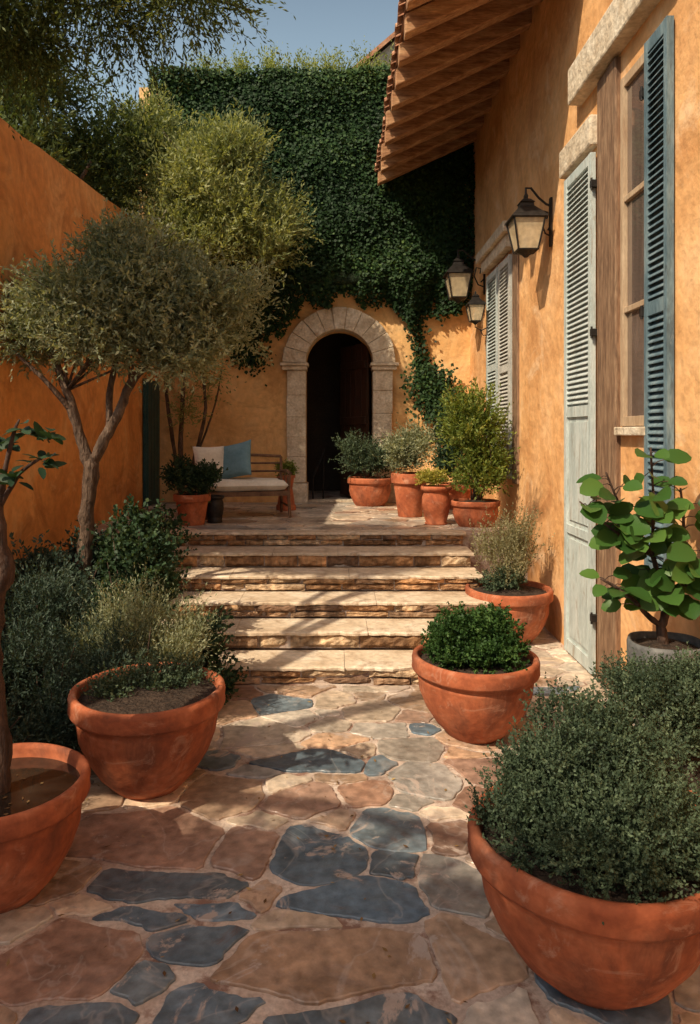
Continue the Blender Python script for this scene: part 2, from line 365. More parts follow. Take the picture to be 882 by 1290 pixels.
g=MB(); g.add([(-400,-400,-.03),(400,-400,-.03),(400,400,-.03),(-400,400,-.03)],[(0,1,2,3)])
mk('ground',g,M['earth'],kind='structure',label='dry earth around the courtyard')
g=MB(); g.box(-3.1,2.3,-1.5,8.7,-.1,0)
mk('courtyard_mortar_bed',g,M['mortar'],kind='structure',label='beige mortar between the flagstones')
fx=[(-.82,3.377,.40,.125,'blue'),(-.52,3.22,.16,.06,'blue'),(-.84,3.15,.17,.06,'blue'),(-.60,3.00,.18,.09,'blue'),(-.76,2.80,.09,.09,'blue'),
(-.47,2.66,.16,.10,'blue'),(-.10,3.66,.20,.24,'blue'),(.06,3.28,.31,.13,'blue'),(.28,3.88,.20,.17,'blue'),(.29,3.55,.10,.09,'blue'),
(-.01,2.91,.42,.2,'tan'),(.05,2.60,.34,.09,'blue'),(.59,3.39,.17,.2,'grey'),(.57,2.93,.18,.22,'tan'),(.61,3.80,.13,.17,'brown'),
(-.2,4.16,.21,.19,'brown'),(.18,4.25,.17,.12,'brown'),(.57,4.4,.22,.23,'grey'),(-.15,4.64,.4,.16,'blue'),(-.68,4.25,.26,.24,'tan'),
(-.56,5.09,.31,.24,'beige'),(-1.06,3.80,.45,.28,'brown'),(-1.11,2.91,.30,.26,'brown'),(-.43,5.67,.28,.18,'blue'),(.52,4.84,.22,.17,'grey'),
(-.8,4.68,.14,.13,'blue'),(-.95,2.58,.17,.12,'blue'),(.82,4.16,.12,.18,'brown'),(-.05,5.26,.14,.12,'beige'),(.02,4.98,.2,.11,'tan'),
(.26,5.5,.26,.2,'beige'),(-.47,3.66,.14,.2,'brown'),(.32,5.15,.2,.14,'grey'),(-.02,5.72,.18,.2,'pale')]
paving('courtyard_paving',(-3.05,2.28,-.4,6.06),fx,.27,.2,11,{'blue':.5,'tan':3.2,'brown':1.6,'grey':1.3,'beige':3.2,'pale':1.2},.010,0,'irregular slate and sandstone flagstones')
paving('side_path_paving',(1.54,2.28,6.06,8.58),[],.22,.2,5,{'beige':3,'pale':3,'tan':1,'grey':1},.010,0,'sunlit beige flagstones beside the steps')
g=MB(); g.box(-3.1,2.3,8.60,12.29,-.1,.948); g.box(-1.2,1.3,12.29,15.2,-.1,.945)
mk('terrace_body',g,M['mortar'],kind='structure',label='raised stone terrace')
paving('terrace_paving',(-3.08,2.28,8.82,12.27),[],.3,.23,3,{'beige':3,'pale':3.5,'tan':1.3,'grey':1,'brown':.5},.960,.948,'pale flagstones of the raised terrace')

# ------------------------------------------------------------ steps
st=thing('stone_staircase',(-.34,6.05,0),'six wide rough stone steps with pale treads','steps')
rs=random.Random(4)
RC=[(.36,.20,.10),(.27,.15,.075),(.46,.29,.16),(.32,.20,.12),(.22,.13,.08),(.42,.23,.11),(.5,.36,.23)]
for k in range(1,7):
    yf=6.08+(k-1)*.49; zb=.16*(k-1); zt=.16*k+(.002 if k==6 else 0)
    xa=-2.2; xb=1.52
    stp=part_empty('step',st,(0,yf-6.05,zb))
    core=MB(); core.box(xa+.02,xb-.02,yf+.05,8.62,zb-.005 if k>1 else 0.0,zt-.030)
    r=MB()
    def row(z0,z1,wmin=.16,wmax=.6):
        x=xa
        while x<xb-.01:
            w=rs.uniform(wmin,wmax)
            if xb-(x+w)<.14: w=xb-x
            c=rs.choice(RC); v=rs.uniform(.7,1.3)
            j=.009
            x0,x1=x+.006,x+w-.006; y0=yf+rs.uniform(-.022,.026); y1=yf+.2
            nx=max(2,int(w/.045)); vs=[];fs=[]
            nz=4; ph=rs.uniform(0,6)
            def sm(t): return 1-abs(2*t-1)**5
            for a in range(nx+1):
                for b in range(nz+1):
                    ta,tb=a/nx,b/nz
                    vs.append((x0+(x1-x0)*ta+(rs.uniform(-j,j) if 0<a<nx else 0),y0+.030*(1-sm(ta)*sm(tb))+rs.uniform(-.009,.009)+.008*math.sin(x*9+ph+ta*5),z0+(z1-z0)*tb+rs.uniform(-j,j)*.5))
            for a in range(nx):
                for b in range(nz): fs.append((a*(nz+1)+b,(a+1)*(nz+1)+b,(a+1)*(nz+1)+b+1,a*(nz+1)+b+1))
            r.add(vs,fs,(c[0]*v,c[1]*v,c[2]*v))
            r.box(x0+.004,x1-.004,y0+.038,y1,z0+.004,z1-.004,(c[0]*v,c[1]*v,c[2]*v))
            x+=w
    zz=zt-.030
    if k in (1,3,4,6) : zm=zb+.055+rs.uniform(0,.02); row(zb+.003,zm-.003,.2,.7); row(zm+.003,zz)
    else: row(zb+.003,zz,.2,.65)
    t=MB(); x=xa-.02
    while x<xb+.01:
        w=rs.uniform(.7,1.5)
        if xb+.03-(x+w)<.4: w=xb+.03-x
        n_=max(4,int(w/.05)); yb=yf+(.47 if k<6 else .24); zt_=zt+rs.uniform(-.003,.001)
        f_=[(x+.002+(w-.004)*i/n_,yf-.006+rs.uniform(-.016,.012)+.012*math.sin(i*.6+x*3)) for i in range(n_+1)]
        vs=[(a,b,zt-.030+rs.uniform(-.004,0)) for a,b in f_]+[(a,b-.003,zt_-.012+rs.uniform(-.005,.004)) for a,b in f_]+[(a,b+.014,zt_) for a,b in f_]+[(a,yb,zt_) for a,b in f_]+[(a,yb,zt-.030) for a,b in f_]
        m_=n_+1; fs=[]
        for q in range(5):
            for i in range(n_): fs.append((q*m_+i,q*m_+i+1,((q+1)%5)*m_+i+1,((q+1)%5)*m_+i))
        fs.append(tuple(q*m_ for q in range(5))); fs.append(tuple(q*m_+n_ for q in range(4,-1,-1)))
        t.add(vs,fs)
        x+=w
    mk('mortar_core',core,M['mortar'],stp,world=True)
    mk('riser',r,M['riser'],stp,world=True,smooth=False)
    mk('tread',t,M['tread'],stp,world=True)

# ------------------------------------------------------------ walls
lw=thing('courtyard_wall',(-3.1,8.4,0),'tall orange plaster garden wall with sloping top','wall')
def ztop(y): return 5.05+(y-6.6)*.085
w=MB(); ys=[6.45+i*.25 for i in range(32)]; ys=[y for y in ys if y<12.2]+[12.3]
vs=[];fs=[]
rw=random.Random(2)
for i,y in enumerate(ys):
    j=rw.uniform(-.012,.012)
    for (x,z) in ((-3.1,-.05),(-3.1+j,2.5),(-3.1,ztop(y)+j*.8),(-3.45,ztop(y)+j*.8+.02),(-3.45,-.05)): vs.append((x,y,z))
n=5
for i in range(len(ys)-1):
    for k in range(4): fs.append((i*n+k,(i+1)*n+k,(i+1)*n+k+1,i*n+k+1))
fs.append((0,1,2,3,4)); fs.append(tuple(len(vs)-5+k for k in (4,3,2,1,0)))
w.add(vs,fs)
mk('wall',w,M['plaster_l'],lw,world=True)
w=MB(); w.box(-3.44,-3.1,-1.5,6.449,-.05,2.0); mk('unseen_low_wall',w,M['plaster_l'],lw,world=True,bevel=.02)  # unseen near stretch, made low so the sun reaches the steps
d=MB(); d.box(-3.095,-3.04,11.42,12.22,.965,3.02)
for a in range(4): d.box(-3.05,-3.02,11.47+a*.19,11.47+a*.19+.165,1.02,2.96)
mk('door',d,M['teal'],lw,world=True,bevel=.005,label='narrow dark teal plank door')

bw=thing('archway_wall',(0,12.3,.96),'honey plaster wall with arched doorway at terrace end','wall')
cx=.05; ri=.58; zs=3.35
b=MB(); Y=12.3
def face(p): b.add(p,[tuple(range(len(p)))])
face([(-3.4,Y,.9),(cx-ri,Y,.9),(cx-ri,Y,zs),(cx-ri,Y,8.1),(-3.4,Y,8.1)])
face([(cx+ri,Y,.9),(2.35,Y,.9),(2.35,Y,8.1),(cx+ri,Y,8.1),(cx+ri,Y,zs)])
na=20
arc=[(cx+ri*math.cos(math.pi*(1-i/na)),zs+ri*math.sin(math.pi*(1-i/na))) for i in range(na+1)]
for i in range(na):
    a,c=arc[i],arc[i+1]
    face([(a[0],Y,a[1]),(c[0],Y,c[1]),(c[0],Y,8.1),(a[0],Y,8.1)])
    face([(a[0],Y,a[1]),(a[0],Y+.45,a[1]),(c[0],Y+.45,c[1]),(c[0],Y,c[1])])
for sx in (-1,1): face([(cx+sx*ri,Y,.9),(cx+sx*ri,Y+.45,.9),(cx+sx*ri,Y+.45,zs),(cx+sx*ri,Y,zs)])
face([(-3.4,Y+.46,8.1),(2.35,Y+.46,8.1),(2.35,Y,8.1),(-3.4,Y,8.1)])
face([(-3.4,Y+.46,0),(-3.4,Y+.46,8.1),(cx-ri-.4,Y+.46,8.1),(cx-ri-.4,Y+.46,0)])
face([(2.35,Y+.46,0),(2.35,Y+.46,8.1),(cx+ri+.4,Y+.46,8.1),(cx+ri+.4,Y+.46,0)])
face([(cx-ri-.4,Y+.46,4.4),(cx-ri-.4,Y+.46,8.1),(cx+ri+.4,Y+.46,8.1),(cx+ri+.4,Y+.46,4.4)])
mk('wall',b,M['plaster_b'],bw,world=True)
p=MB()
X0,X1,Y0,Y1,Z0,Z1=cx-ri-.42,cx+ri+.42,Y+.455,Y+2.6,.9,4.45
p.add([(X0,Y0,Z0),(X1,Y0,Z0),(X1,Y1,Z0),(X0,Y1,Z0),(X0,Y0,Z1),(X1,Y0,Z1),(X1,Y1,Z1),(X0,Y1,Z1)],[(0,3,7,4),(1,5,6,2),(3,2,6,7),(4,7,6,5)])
mk('passage',p,M['shade_in'],bw,world=True,label='passage behind the arch, shade put into its dark colour')
s=MB(); ro=.96; yf=12.19
nv=11
for i in range(nv):
    a0=math.pi*i/nv+.004; a1=math.pi*(i+1)/nv-.004
    pts=[]; seg=4
    for rr_ in (ri-.005,ro+random.uniform(-.01,.015)):
        for q in range(seg+1):
            a=a0+(a1-a0)*q/seg; pts.append((cx+rr_*math.cos(a),zs+rr_*math.sin(a)))
    yy=yf+random.uniform(-.008,.008)
    vs=[(x,yy,z) for x,z in pts]+[(x,12.5,z) for x,z in pts]; m_=len(pts); fs=[]
    for q in range(seg):
        fs.append((q,seg+1+q,seg+2+q,q+1)); fs.append((m_+q,m_+q+1,m_+seg+2+q,m_+seg+1+q))
        fs.append((q,q+1,m_+q+1,m_+q)); fs.append((seg+1+q,m_+seg+1+q,m_+seg+2+q,seg+2+q))
    fs.append((0,m_,m_+seg+1,seg+1)); fs.append((seg,2*seg+1,m_+2*seg+1,m_+seg))
    s.add(vs,fs)
for sx in (-1,1):
    z=1.30
    while z<zs-.14:
        h=random.uniform(.32,.46)
        if zs-.13-(z+h)<.2: h=zs-.13-z
        xi=cx+sx*(ri-.005); xo=cx+sx*(ro-.06+random.uniform(-.008,.012))
        s.box(min(xi,xo),max(xi,xo),yf+random.uniform(0,.012),12.5,z+.002,z+h-.002); z+=h
    xi=cx+sx*(ri-.04); xo=cx+sx*(ro+.0); s.box(min(xi,xo),max(xi,xo),yf-.04,12.5,.96,1.29)
    xi=cx+sx*(ri-.05); xo=cx+sx*(ro+.05); s.box(min(xi,xo),max(xi,xo),yf-.07,12.5,zs-.055,zs-.004)
    xi=cx+sx*(ri-.025); xo=cx+sx*(ro+.02); s.box(min(xi,xo),max(xi,xo),yf-.035,12.5,zs-.125,zs-.06)
mk('stone_surround',s,M['limestone'],bw,world=True,bevel=.009)
s=MB(); s.box(cx-ri+.03,cx+ri-.03,12.35,12.62,.95,.985); mk('threshold',s,M['limestone'],bw,world=True,bevel=.008)
dd=MB(); 
dx0,dy0=cx+ri-.05,12.62
ang=math.radians(62)
def dl(u,v,z): return (dx0-u*math.cos(ang)-v*math.sin(ang),dy0+u*math.sin(ang)-v*math.cos(ang),z)
def dbox(u0,u1,v0,v1,z0,z1):
    vs=[dl(u,v,z) for u in(u0,u1) for v in(v0,v1) for z in(z0,z1)]
    dd.add(vs,[(0,1,3,2),(4,6,7,5),(0,4,5,1),(2,3,7,6),(0,2,6,4),(1,5,7,3)])
for i in range(5):
    dbox(i*.2,i*.2+.195,0,.05,.99,3.75)
for z in (1.3,2.3,3.3): dbox(.03,.95,.051,.08,z,z+.14)
mk('door',dd,M['wooddark'],bw,world=True,bevel=.006,label='dark wooden door standing open')
hr=MB(); hr.tube([(-.42,12.75,1.35),(-.25,13.0,1.75),(-.22,13.05,1.86)],.018); hr.tube([(-.42,12.75,.95),(-.42,12.75,1.38)],.016); hr.tube([(-.24,13.02,.95),(-.24,13.02,1.8)],.016)
mk('handrail',hr,M['iron'],bw,world=True)

# ------------------------------------------------------------ house
H=thing('villa',(2.3,6.5,0),'ochre plastered villa with wooden eaves and shutters','house')
WX=2.3
def wallholes(ys,zs_,holes,depths):
    b=MB()
    for i in range(len(ys)-1):
        for k in range(len(zs_)-1):
            y0,y1,z0,z1=ys[i],ys[i+1],zs_[k],zs_[k+1]
            ym=(y0+y1)/2; zm=(z0+z1)/2
            if any(h[0]<ym<h[1] and h[2]<zm<h[3] for h in holes): continue
            b.add([(WX,y0,z0),(WX,y0,z1),(WX,y1,z1),(WX,y1,z0)],[(0,1,2,3)])
    for (y0,y1,z0,z1),depth in zip(holes,depths):
        a=[(WX,y0,z0),(WX,y1,z0),(WX,y1,z1),(WX,y0,z1)]; c=[(WX+depth,q[1],q[2]) for q in a]
        b.add(a+c,[(0,1,5,4),(1,2,6,5),(2,3,7,6),(3,0,4,7)])
    return b
holes=[(5.22,5.73,2.2,4.98),(9.25,10.7,1.75,4.45)]
b=wallholes([-2,5.22,5.73,9.25,10.7,12.32],[-.05,1.75,2.2,4.45,4.98,7.15],holes,[.08,.22])
b.box(WX+.25,WX+.6,-2,12.32,-.05,7.15)
b.add([(WX,-2,-.05),(WX+.6,-2,-.05),(WX+.6,-2,7.15),(WX,-2,7.15)],[(0,1,2,3)])
mk('wall',b,M['plaster_r'],H,world=True)
W=part_empty('window',H,(0,-1.0,2.2))
f=MB()
for y0,y1 in ((5.221,5.275),(5.675,5.729)): f.box(WX-.025,WX+.05,y0,y1,2.202,4.978)
for z0,z1 in ((2.202,2.28),(3.1,3.145),(3.98,4.025),(4.9,4.978)): f.box(WX-.018,WX+.045,5.276,5.674,z0,z1)
mk('frame',f,M['winframe'],W,world=True,bevel=.004)
f=MB(); f.box(WX+.012,WX+.02,5.27,5.68,2.25,4.93); mk('pane',f,M['pane'],W,world=True)
f=MB(); f.box(WX-.07,WX+.07,5.18,5.75,2.13,2.196); mk('sill',f,M['limestone'],W,world=True,bevel=.008)
f=MB(); f.box(WX+.12,WX+.2,9.26,10.69,1.76,4.44); mk('window_back_board',f,M['woodv'],H,world=True)
f=MB(); f.box(WX-.045,WX+.05,5.78,5.98,.012,5.2); f.box(WX-.035,WX+.05,5.984,6.22,.012,5.2); mk('door_post',f,M['woodv'],H,world=True,bevel=.012,label='broad weathered brown timber door post')
f=MB(); f.box(WX-.03,WX+.05,8.98,9.24,1.5,4.5); mk('window_post',f,M['woodv'],H,world=True,bevel=.01)
def shutter(name,y0,y1,z0,z1,x,mat,split=None,thick=.045,label=None,nsl=.05,parent=H,st_=.07):
    b=MB()
    b.box(x-thick,x,y0,y0+st_,z0,z1); b.box(x-thick,x,y1-st_,y1,z0,z1)
    b.box(x-thick+.003,x-.003,y0+st_,y1-st_,z0,z0+.12)
    b.box(x-thick+.003,x-.003,y0+st_,y1-st_,z1-.09,z1)
    mid=(split if split else (z0+z1)/2); b.box(x-thick+.003,x-.003,y0+st_,y1-st_,mid-.05,mid+.05)
    def slats(a,c):
        z=a+.02
        while z<c-.03:
            vs=[(x-thick+.004,y0+st_,z),(x-thick+.004,y1-st_,z),(x-.006,y0+st_,z+nsl*.8),(x-.006,y1-st_,z+nsl*.8),
                (x-thick+.004,y0+st_,z+.01),(x-thick+.004,y1-st_,z+.01),(x-.006,y0+st_,z+nsl*.8+.01),(x-.006,y1-st_,z+nsl*.8+.01)]
            b.add(vs,[(0,2,3,1),(4,5,7,6),(0,1,5,4),(2,6,7,3)]); z+=nsl
        b.box(x-.005,x-.002,y0+st_,y1-st_,a,c)
    slats(mid+.05,z1-.09)
    if split:
        m2=(z0+.12+mid-.05)/2
        b.box(x-.02,x-.004,y0+st_,y1-st_,z0+.12,mid-.05)
        b.box(x-thick+.003,x-.003,y0+st_,y1-st_,m2-.04,m2+.04)
        for a,c in ((z0+.17,m2-.09),(m2+.09,mid-.1)): b.box(x-.034,x-.018,y0+st_+.04,y1-st_-.04,a,c)
    else: slats(z0+.12,mid-.05)
    return mk(name,b,mat,parent,world=True,bevel=.004,label=label)
shutter('shutter',6.28,7.02,.03,4.62,WX-.02,M['pale'],split=2.35,label='tall pale blue shutter reaching the ground')
shutter('shutter',4.84,5.20,1.1,4.98,WX-.012,M['blue'],thick=.05,st_=.05,label='weathered deep blue louvred shutter')
shutter('shutter',9.30,9.95,1.55,4.48,WX-.01,M['grey'],label='weathered grey louvred shutter')
shutter('shutter',10.02,10.72,1.70,4.48,WX-.01,M['pale'],label='pale louvred shutter beside grey one')
l=MB(); l.box(WX-.13,WX+.05,4.7,6.72,5.22,5.56); mk('lintel',l,M['limestone'],H,world=True,bevel=.02)
l=MB(); l.box(WX-.08,WX+.05,6.26,7.14,4.68,4.95); mk('lintel',l,M['limestone'],H,world=True,bevel=.02)
l=MB(); l.box(WX-.18,WX+.05,9.1,10.9,4.72,4.86); l.box(WX-.12,WX+.05,9.2,10.8,4.55,4.722); mk('lintel',l,M['limestone'],H,world=True,bevel=.015)
for y,z in ((6.225,.5),(6.225,1.6),(6.225,3.0),(6.225,4.3),(5.2,1.4),(5.2,3.0),(5.2,4.6)):
    h=MB(); h.box(WX-.075,WX-.0,y,y+.05,z,z+.06); h.tube([(WX-.07,y+.02,z-.02),(WX-.07,y+.02,z+.08)],.01,8); mk('hinge',h,M['iron'],H,world=True)
R=part_empty('roof',H,(0,2.5,6.9))
xe,ze=.73,6.30; xw,zw=2.36,7.05
sl=(zw-ze)/(xw-xe)
def slab(b,y0,y1,xa,xb,t0,t1,c=None):
    za=ze+(xa-xe)*sl; zb=ze+(xb-xe)*sl
    b.add([(xa,y0,za+t0),(xa,y1,za+t0),(xb,y0,zb+t0),(xb,y1,zb+t0),(xa,y0,za+t1),(xa,y1,za+t1),(xb,y0,zb+t1),(xb,y1,zb+t1)],
     [(0,2,3,1),(4,5,7,6),(0,1,5,4),(2,6,7,3),(0,4,6,2),(1,3,7,5)],c)
ry=[11.75-.545*i for i in range(11)]
for y in ry:
    r=MB(); slab(r,y-.075,y+.075,xe-.04+random.uniform(-.03,.02),xw,-.05,.16); mk('rafter',r,M['wood'],R,world=True,bevel=.012)
dk=MB(); x=xe
while x<xw:
    x2=min(x+.2,xw); slab(dk,6.15,11.9,x,x2-.008,.163,.185+random.uniform(0,.004)); x=x2
mk('roof_boards',dk,M['woodboard_shade'],R,world=True)
tl=MB(); slab(tl,6.15,11.95,xe-.03,xw+.1,.195,.225)
y=6.2
while y<11.95:
    n_=8; vs=[];fs=[]
    for e,(xx,zz) in enumerate(((xe-.08,ze-.08*sl+.225),(xw+.1,ze+(xw+.1-xe)*sl+.225))):
        jj=random.uniform(-.02,.02)
        for q in range(n_+1):
            a=math.pi*q/n_; vs.append((xx+jj,y+.085*math.cos(a),zz+.075*math.sin(a)))
        for q in range(n_+1):
            a=math.pi*q/n_; vs.append((xx+jj,y+.068*math.cos(a),zz+.058*math.sin(a)))
    k=2*(n_+1)
    for q in range(n_):
        fs.append((q,q+1,k+q+1,k+q)); fs.append((n_+1+q,k+n_+1+q,k+n_+2+q,n_+2+q)); fs.append((q,n_+1+q,n_+2+q,q+1))
    tl.add(vs,fs); y+=.19
mk('roof_tiles',tl,M['tile'],R,world=True)

B2=thing('neighbouring_house',(2,17,0),'plain plastered gable rising behind the hedge','house')
b=MB(); b.add([(.1,16,0),(5,16,0),(5,16,12),(2.2,16,11.7),(.1,16,9.9),(.1,20,0),(5,20,0),(5,20,12),(2.2,20,11.7),(.1,20,9.9)],[(0,1,2,3,4),(5,9,8,7,6),(0,4,9,5),(1,6,7,2)])
mk('wall',b,M['limestone'],B2,world=True)
b=MB(); b.add([(-.1,15.8,9.85),(2.2,15.8,11.82),(5,15.8,12.12),(5,20,12.12),(2.2,20,11.82),(-.1,20,9.85),(-.1,15.8,9.73),(2.2,15.8,11.7),(5,15.8,12.0)],[(0,5,4,1),(1,4,3,2),(0,1,7,6),(1,2,8,7)])
mk('roof',b,M['tile'],B2,world=True)

# ------------------------------------------------------------ ivy hedge
rng=np.random.default_rng(5)
IV=thing('ivy_hedge',(-.4,12.1,4.4),'dense dark ivy hedge trimmed over the archway wall','hedge')
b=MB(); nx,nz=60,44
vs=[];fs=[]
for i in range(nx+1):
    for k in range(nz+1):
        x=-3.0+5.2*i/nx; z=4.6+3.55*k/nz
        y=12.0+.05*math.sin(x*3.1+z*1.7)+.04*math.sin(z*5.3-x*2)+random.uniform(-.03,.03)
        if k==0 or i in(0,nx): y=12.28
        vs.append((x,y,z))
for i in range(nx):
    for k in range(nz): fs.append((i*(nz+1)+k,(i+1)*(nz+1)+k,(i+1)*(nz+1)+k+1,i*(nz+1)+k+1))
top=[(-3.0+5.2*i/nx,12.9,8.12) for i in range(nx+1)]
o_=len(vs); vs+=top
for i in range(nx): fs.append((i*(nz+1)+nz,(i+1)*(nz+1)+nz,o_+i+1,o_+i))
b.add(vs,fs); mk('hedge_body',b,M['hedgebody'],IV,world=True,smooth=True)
N=88000
x=rng.uniform(-3.1,2.28,N); z=rng.uniform(3.3,8.25,N)
def lower(x):
    base=np.interp(x,[-3.1,-2.4,-1.5,-1.0,-.6,0,.5,.95,1.3,1.6,2.3],[4.5,4.0,3.55,3.9,4.3,4.52,4.45,4.35,4.1,4.35,4.3])
    return base+.1*np.sin(x*9)+.06*np.sin(x*23+1)
lo=lower(x)+rng.exponential(.09,N)-.1
k=z>lo; x=x[k];z=z[k]; n=len(x)
y=11.98+.05*np.sin(x*3.1+z*1.7)+.04*np.sin(z*5.3-x*2)-rng.uniform(-.02,.09,n)
edge=np.clip((z-lower(x))/.5,0,1); y=y+(1-edge)*.22
def vine(pts,r,nn):
    pts=np.array(pts); t=rng.uniform(0,len(pts)-1.001,nn); i=t.astype(int); f=(t-i)[:,None]
    p=pts[i]*(1-f)+pts[i+1]*f; return p+rng.normal(size=(nn,3))*np.array([r,.035,r*.9])
v1=vine([(1.32,12.2,4.4),(1.38,12.2,3.9),(1.42,12.2,3.4),(1.50,12.2,3.15),(1.6,12.15,2.8),(1.75,12.1,2.45)],.08,1300)
v2=vine([(1.4,12.15,2.95),(1.75,12.1,3.05),(1.6,12.1,2.6),(1.9,12.05,2.5)],.16,2000)
v3=vine([(-1.9,12.2,4.2),(-1.6,12.2,3.6),(-1.4,12.2,3.4)],.15,900)
v4=vine([(.9,12.2,4.5),(1.3,12.2,4.2),(2.0,12.2,4.3)],.09,700)
P=np.concatenate([np.stack([x,y,z],1),v1,v2,v3,v4]); n=len(P)
D=np.stack([rng.normal(0,.7,n),-np.abs(rng.normal(.25,.35,n)),rng.normal(-.6,.6,n)],1); D/=np.linalg.norm(D,axis=1,keepdims=True)
T=.38+.10*np.sin(P[:,0]*2.3+np.sin(P[:,2]*1.9)*2)+.08*np.sin(P[:,2]*4+P[:,0])+rng.normal(0,.18,n)+np.clip((P[:,2]-7.6)/.6,0,1)*.2
Ls=rng.uniform(.04,.08,n)
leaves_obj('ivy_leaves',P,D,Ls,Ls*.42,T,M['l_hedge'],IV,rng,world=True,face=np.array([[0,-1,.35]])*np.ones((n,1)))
foliage('top_sprigs',[(-2.2+.55*i,12.3,8.2,.42,.35,.22+.12*((i*7)%3)) for i in range(9)],1500,9,.36,.06,.011,M['l_top'],IV,8,up=1.4,out=.3,rnd=.35,sub=7,world=True)

# ------------------------------------------------------------ trees
def branchy(mb,segs,n=9):
    for pts,rad in segs: 
        P=[Vector(p) for p in pts]; Q=[];Rr=[]
        for i in range(len(P)-1):
            p0=P[max(i-1,0)];p1=P[i];p2=P[i+1];p3=P[min(i+2,len(P)-1)]
            for s_ in range(5):
                t=s_/5; q=.5*((2*p1)+(p2-p0)*t+(2*p0-5*p1+4*p2-p3)*t*t+(3*p1-p0-3*p2+p3)*t**3)
                rj=rad[i]+(rad[i+1]-rad[i])*t
                Q.append(q+Vector((random.uniform(-1,1),random.uniform(-1,1),0))*rj*.16); Rr.append(rj*random.uniform(.9,1.12))
        Q.append(P[-1]);Rr.append(rad[-1]); mb.tube(Q,Rr,n)
def twigs(mb,starts,blobs,cnt,r0,seed):
    rr=random.Random(seed)
    for _ in range(cnt):
        a=Vector(rr.choice(starts)); b_=rr.choice(blobs)
        e=Vector((b_[0]+rr.uniform(-.8,.8)*b_[3],b_[1]+rr.uniform(-.8,.8)*b_[4],b_[2]+rr.uniform(-.5,.85)*b_[5]))
        m_=(a+e)/2+Vector((rr.uniform(-.1,.1),rr.uniform(-.1,.1),rr.uniform(-.05,.12)))
        mb.tube([a,a*.6+m_*.4,m_,m_*.4+e*.6,e],[r0,r0*.75,r0*.55,r0*.35,r0*.12],5)

T1=thing('olive_tree',(-2.36,6.7,0),'silver-green olive tree with forked trunk by orange wall','tree')
t=MB()
branchy(t,[([(0,0,0),(.02,0,.5),(-.01,.02,1.0),(.03,0,1.45),(.06,0,1.88)],[.11,.085,.07,.068,.075]),
 ([(.06,0,1.82),(-.06,.02,2.15),(-.17,0,2.55),(-.35,.05,2.95),(-.5,.1,3.3)],[.06,.05,.042,.03,.015]),
 ([(.06,0,1.85),(.2,-.03,2.1),(.34,-.05,2.35),(.44,-.05,2.6),(.7,-.05,2.95),(.9,0,3.3)],[.058,.048,.045,.04,.03,.015]),
 ([(.24,-.03,2.2),(.23,.05,2.6),(.3,.1,3.0),(.4,.1,3.5)],[.035,.03,.025,.012]),
 ([(-.12,0,2.35),(-.3,-.1,2.6),(-.6,-.15,2.9)],[.03,.022,.012])])
bl=[(-.05,0,3.35,.68,.7,.5),(.55,0,3.5,.72,.7,.55),(1.22,.05,3.3,.55,.6,.47),(-.45,.05,3.15,.42,.55,.42),(.25,-.2,3.0,.62,.5,.28),(.95,-.1,2.92,.6,.45,.3),(.4,.1,3.8,.55,.5,.3)]
twigs(t,[(-.35,.05,2.95),(-.17,0,2.55),(.44,-.05,2.6),(.7,-.05,2.95),(.3,.1,3.0)],bl,46,.016,3)
mk('trunk',t,M['bark'],T1,smooth=True)
foliage('crown',bl,6600,13,.24,.052,.0095,M['l_olive'],T1,21,up=.55,out=.8,rnd=.6,sub=20,subr=.42,spread=.65)

T2=thing('willow_leaved_tree',(-2.45,11.5,.96),'airy pale green tree with slender stems by arch wall','tree')
t=MB()
branchy(t,[([(0,0,0),(-.06,0,.8),(.0,-.1,1.8),(.1,-.3,3.2),(.4,-.8,4.6)],[.045,.04,.035,.03,.015]),
 ([(.05,0,0),(.14,0,.7),(.35,-.05,1.6),(.3,-.3,3.0),(.8,-.7,4.6)],[.035,.03,.028,.025,.012]),
 ([(-.04,0,0),(-.16,0,.9),(-.28,-.05,1.9),(-.3,-.2,3.2),(-.3,-.4,4.6)],[.035,.03,.028,.025,.012]),
 ([(.1,0,.6),(.3,.05,1.1),(.5,.05,1.7),(.62,0,2.3)],[.02,.018,.014,.006])])
bl=[(.55,-.9,4.9,.95,.8,.8),(1.25,-.8,4.4,.75,.6,.65),(-.1,-.6,5.1,.65,.7,.6),(.2,-.9,4.0,.85,.7,.55),(-.5,-.4,5.8,.5,.5,.5),(.9,-.9,5.3,.5,.5,.4),(1.45,-.8,3.8,.4,.4,.4)]
twigs(t,[(.1,-.3,3.2),(.4,-.8,4.6),(.3,-.3,3.0),(-.3,-.2,3.2)],bl,36,.015,9)
mk('trunk',t,M['bark'],T2,smooth=True)
foliage('crown',bl,4700,13,.42,.08,.012,M['l_bush'],T2,31,up=.8,out=.7,rnd=.45,sub=14,subr=.4,spread=.6)
foliage('lower_foliage',[(.0,-.05,1.5,.32,.2,.35),(.35,-.05,1.9,.3,.2,.35)],120,9,.3,.07,.012,M['l_bush'],T2,33,up=.7)

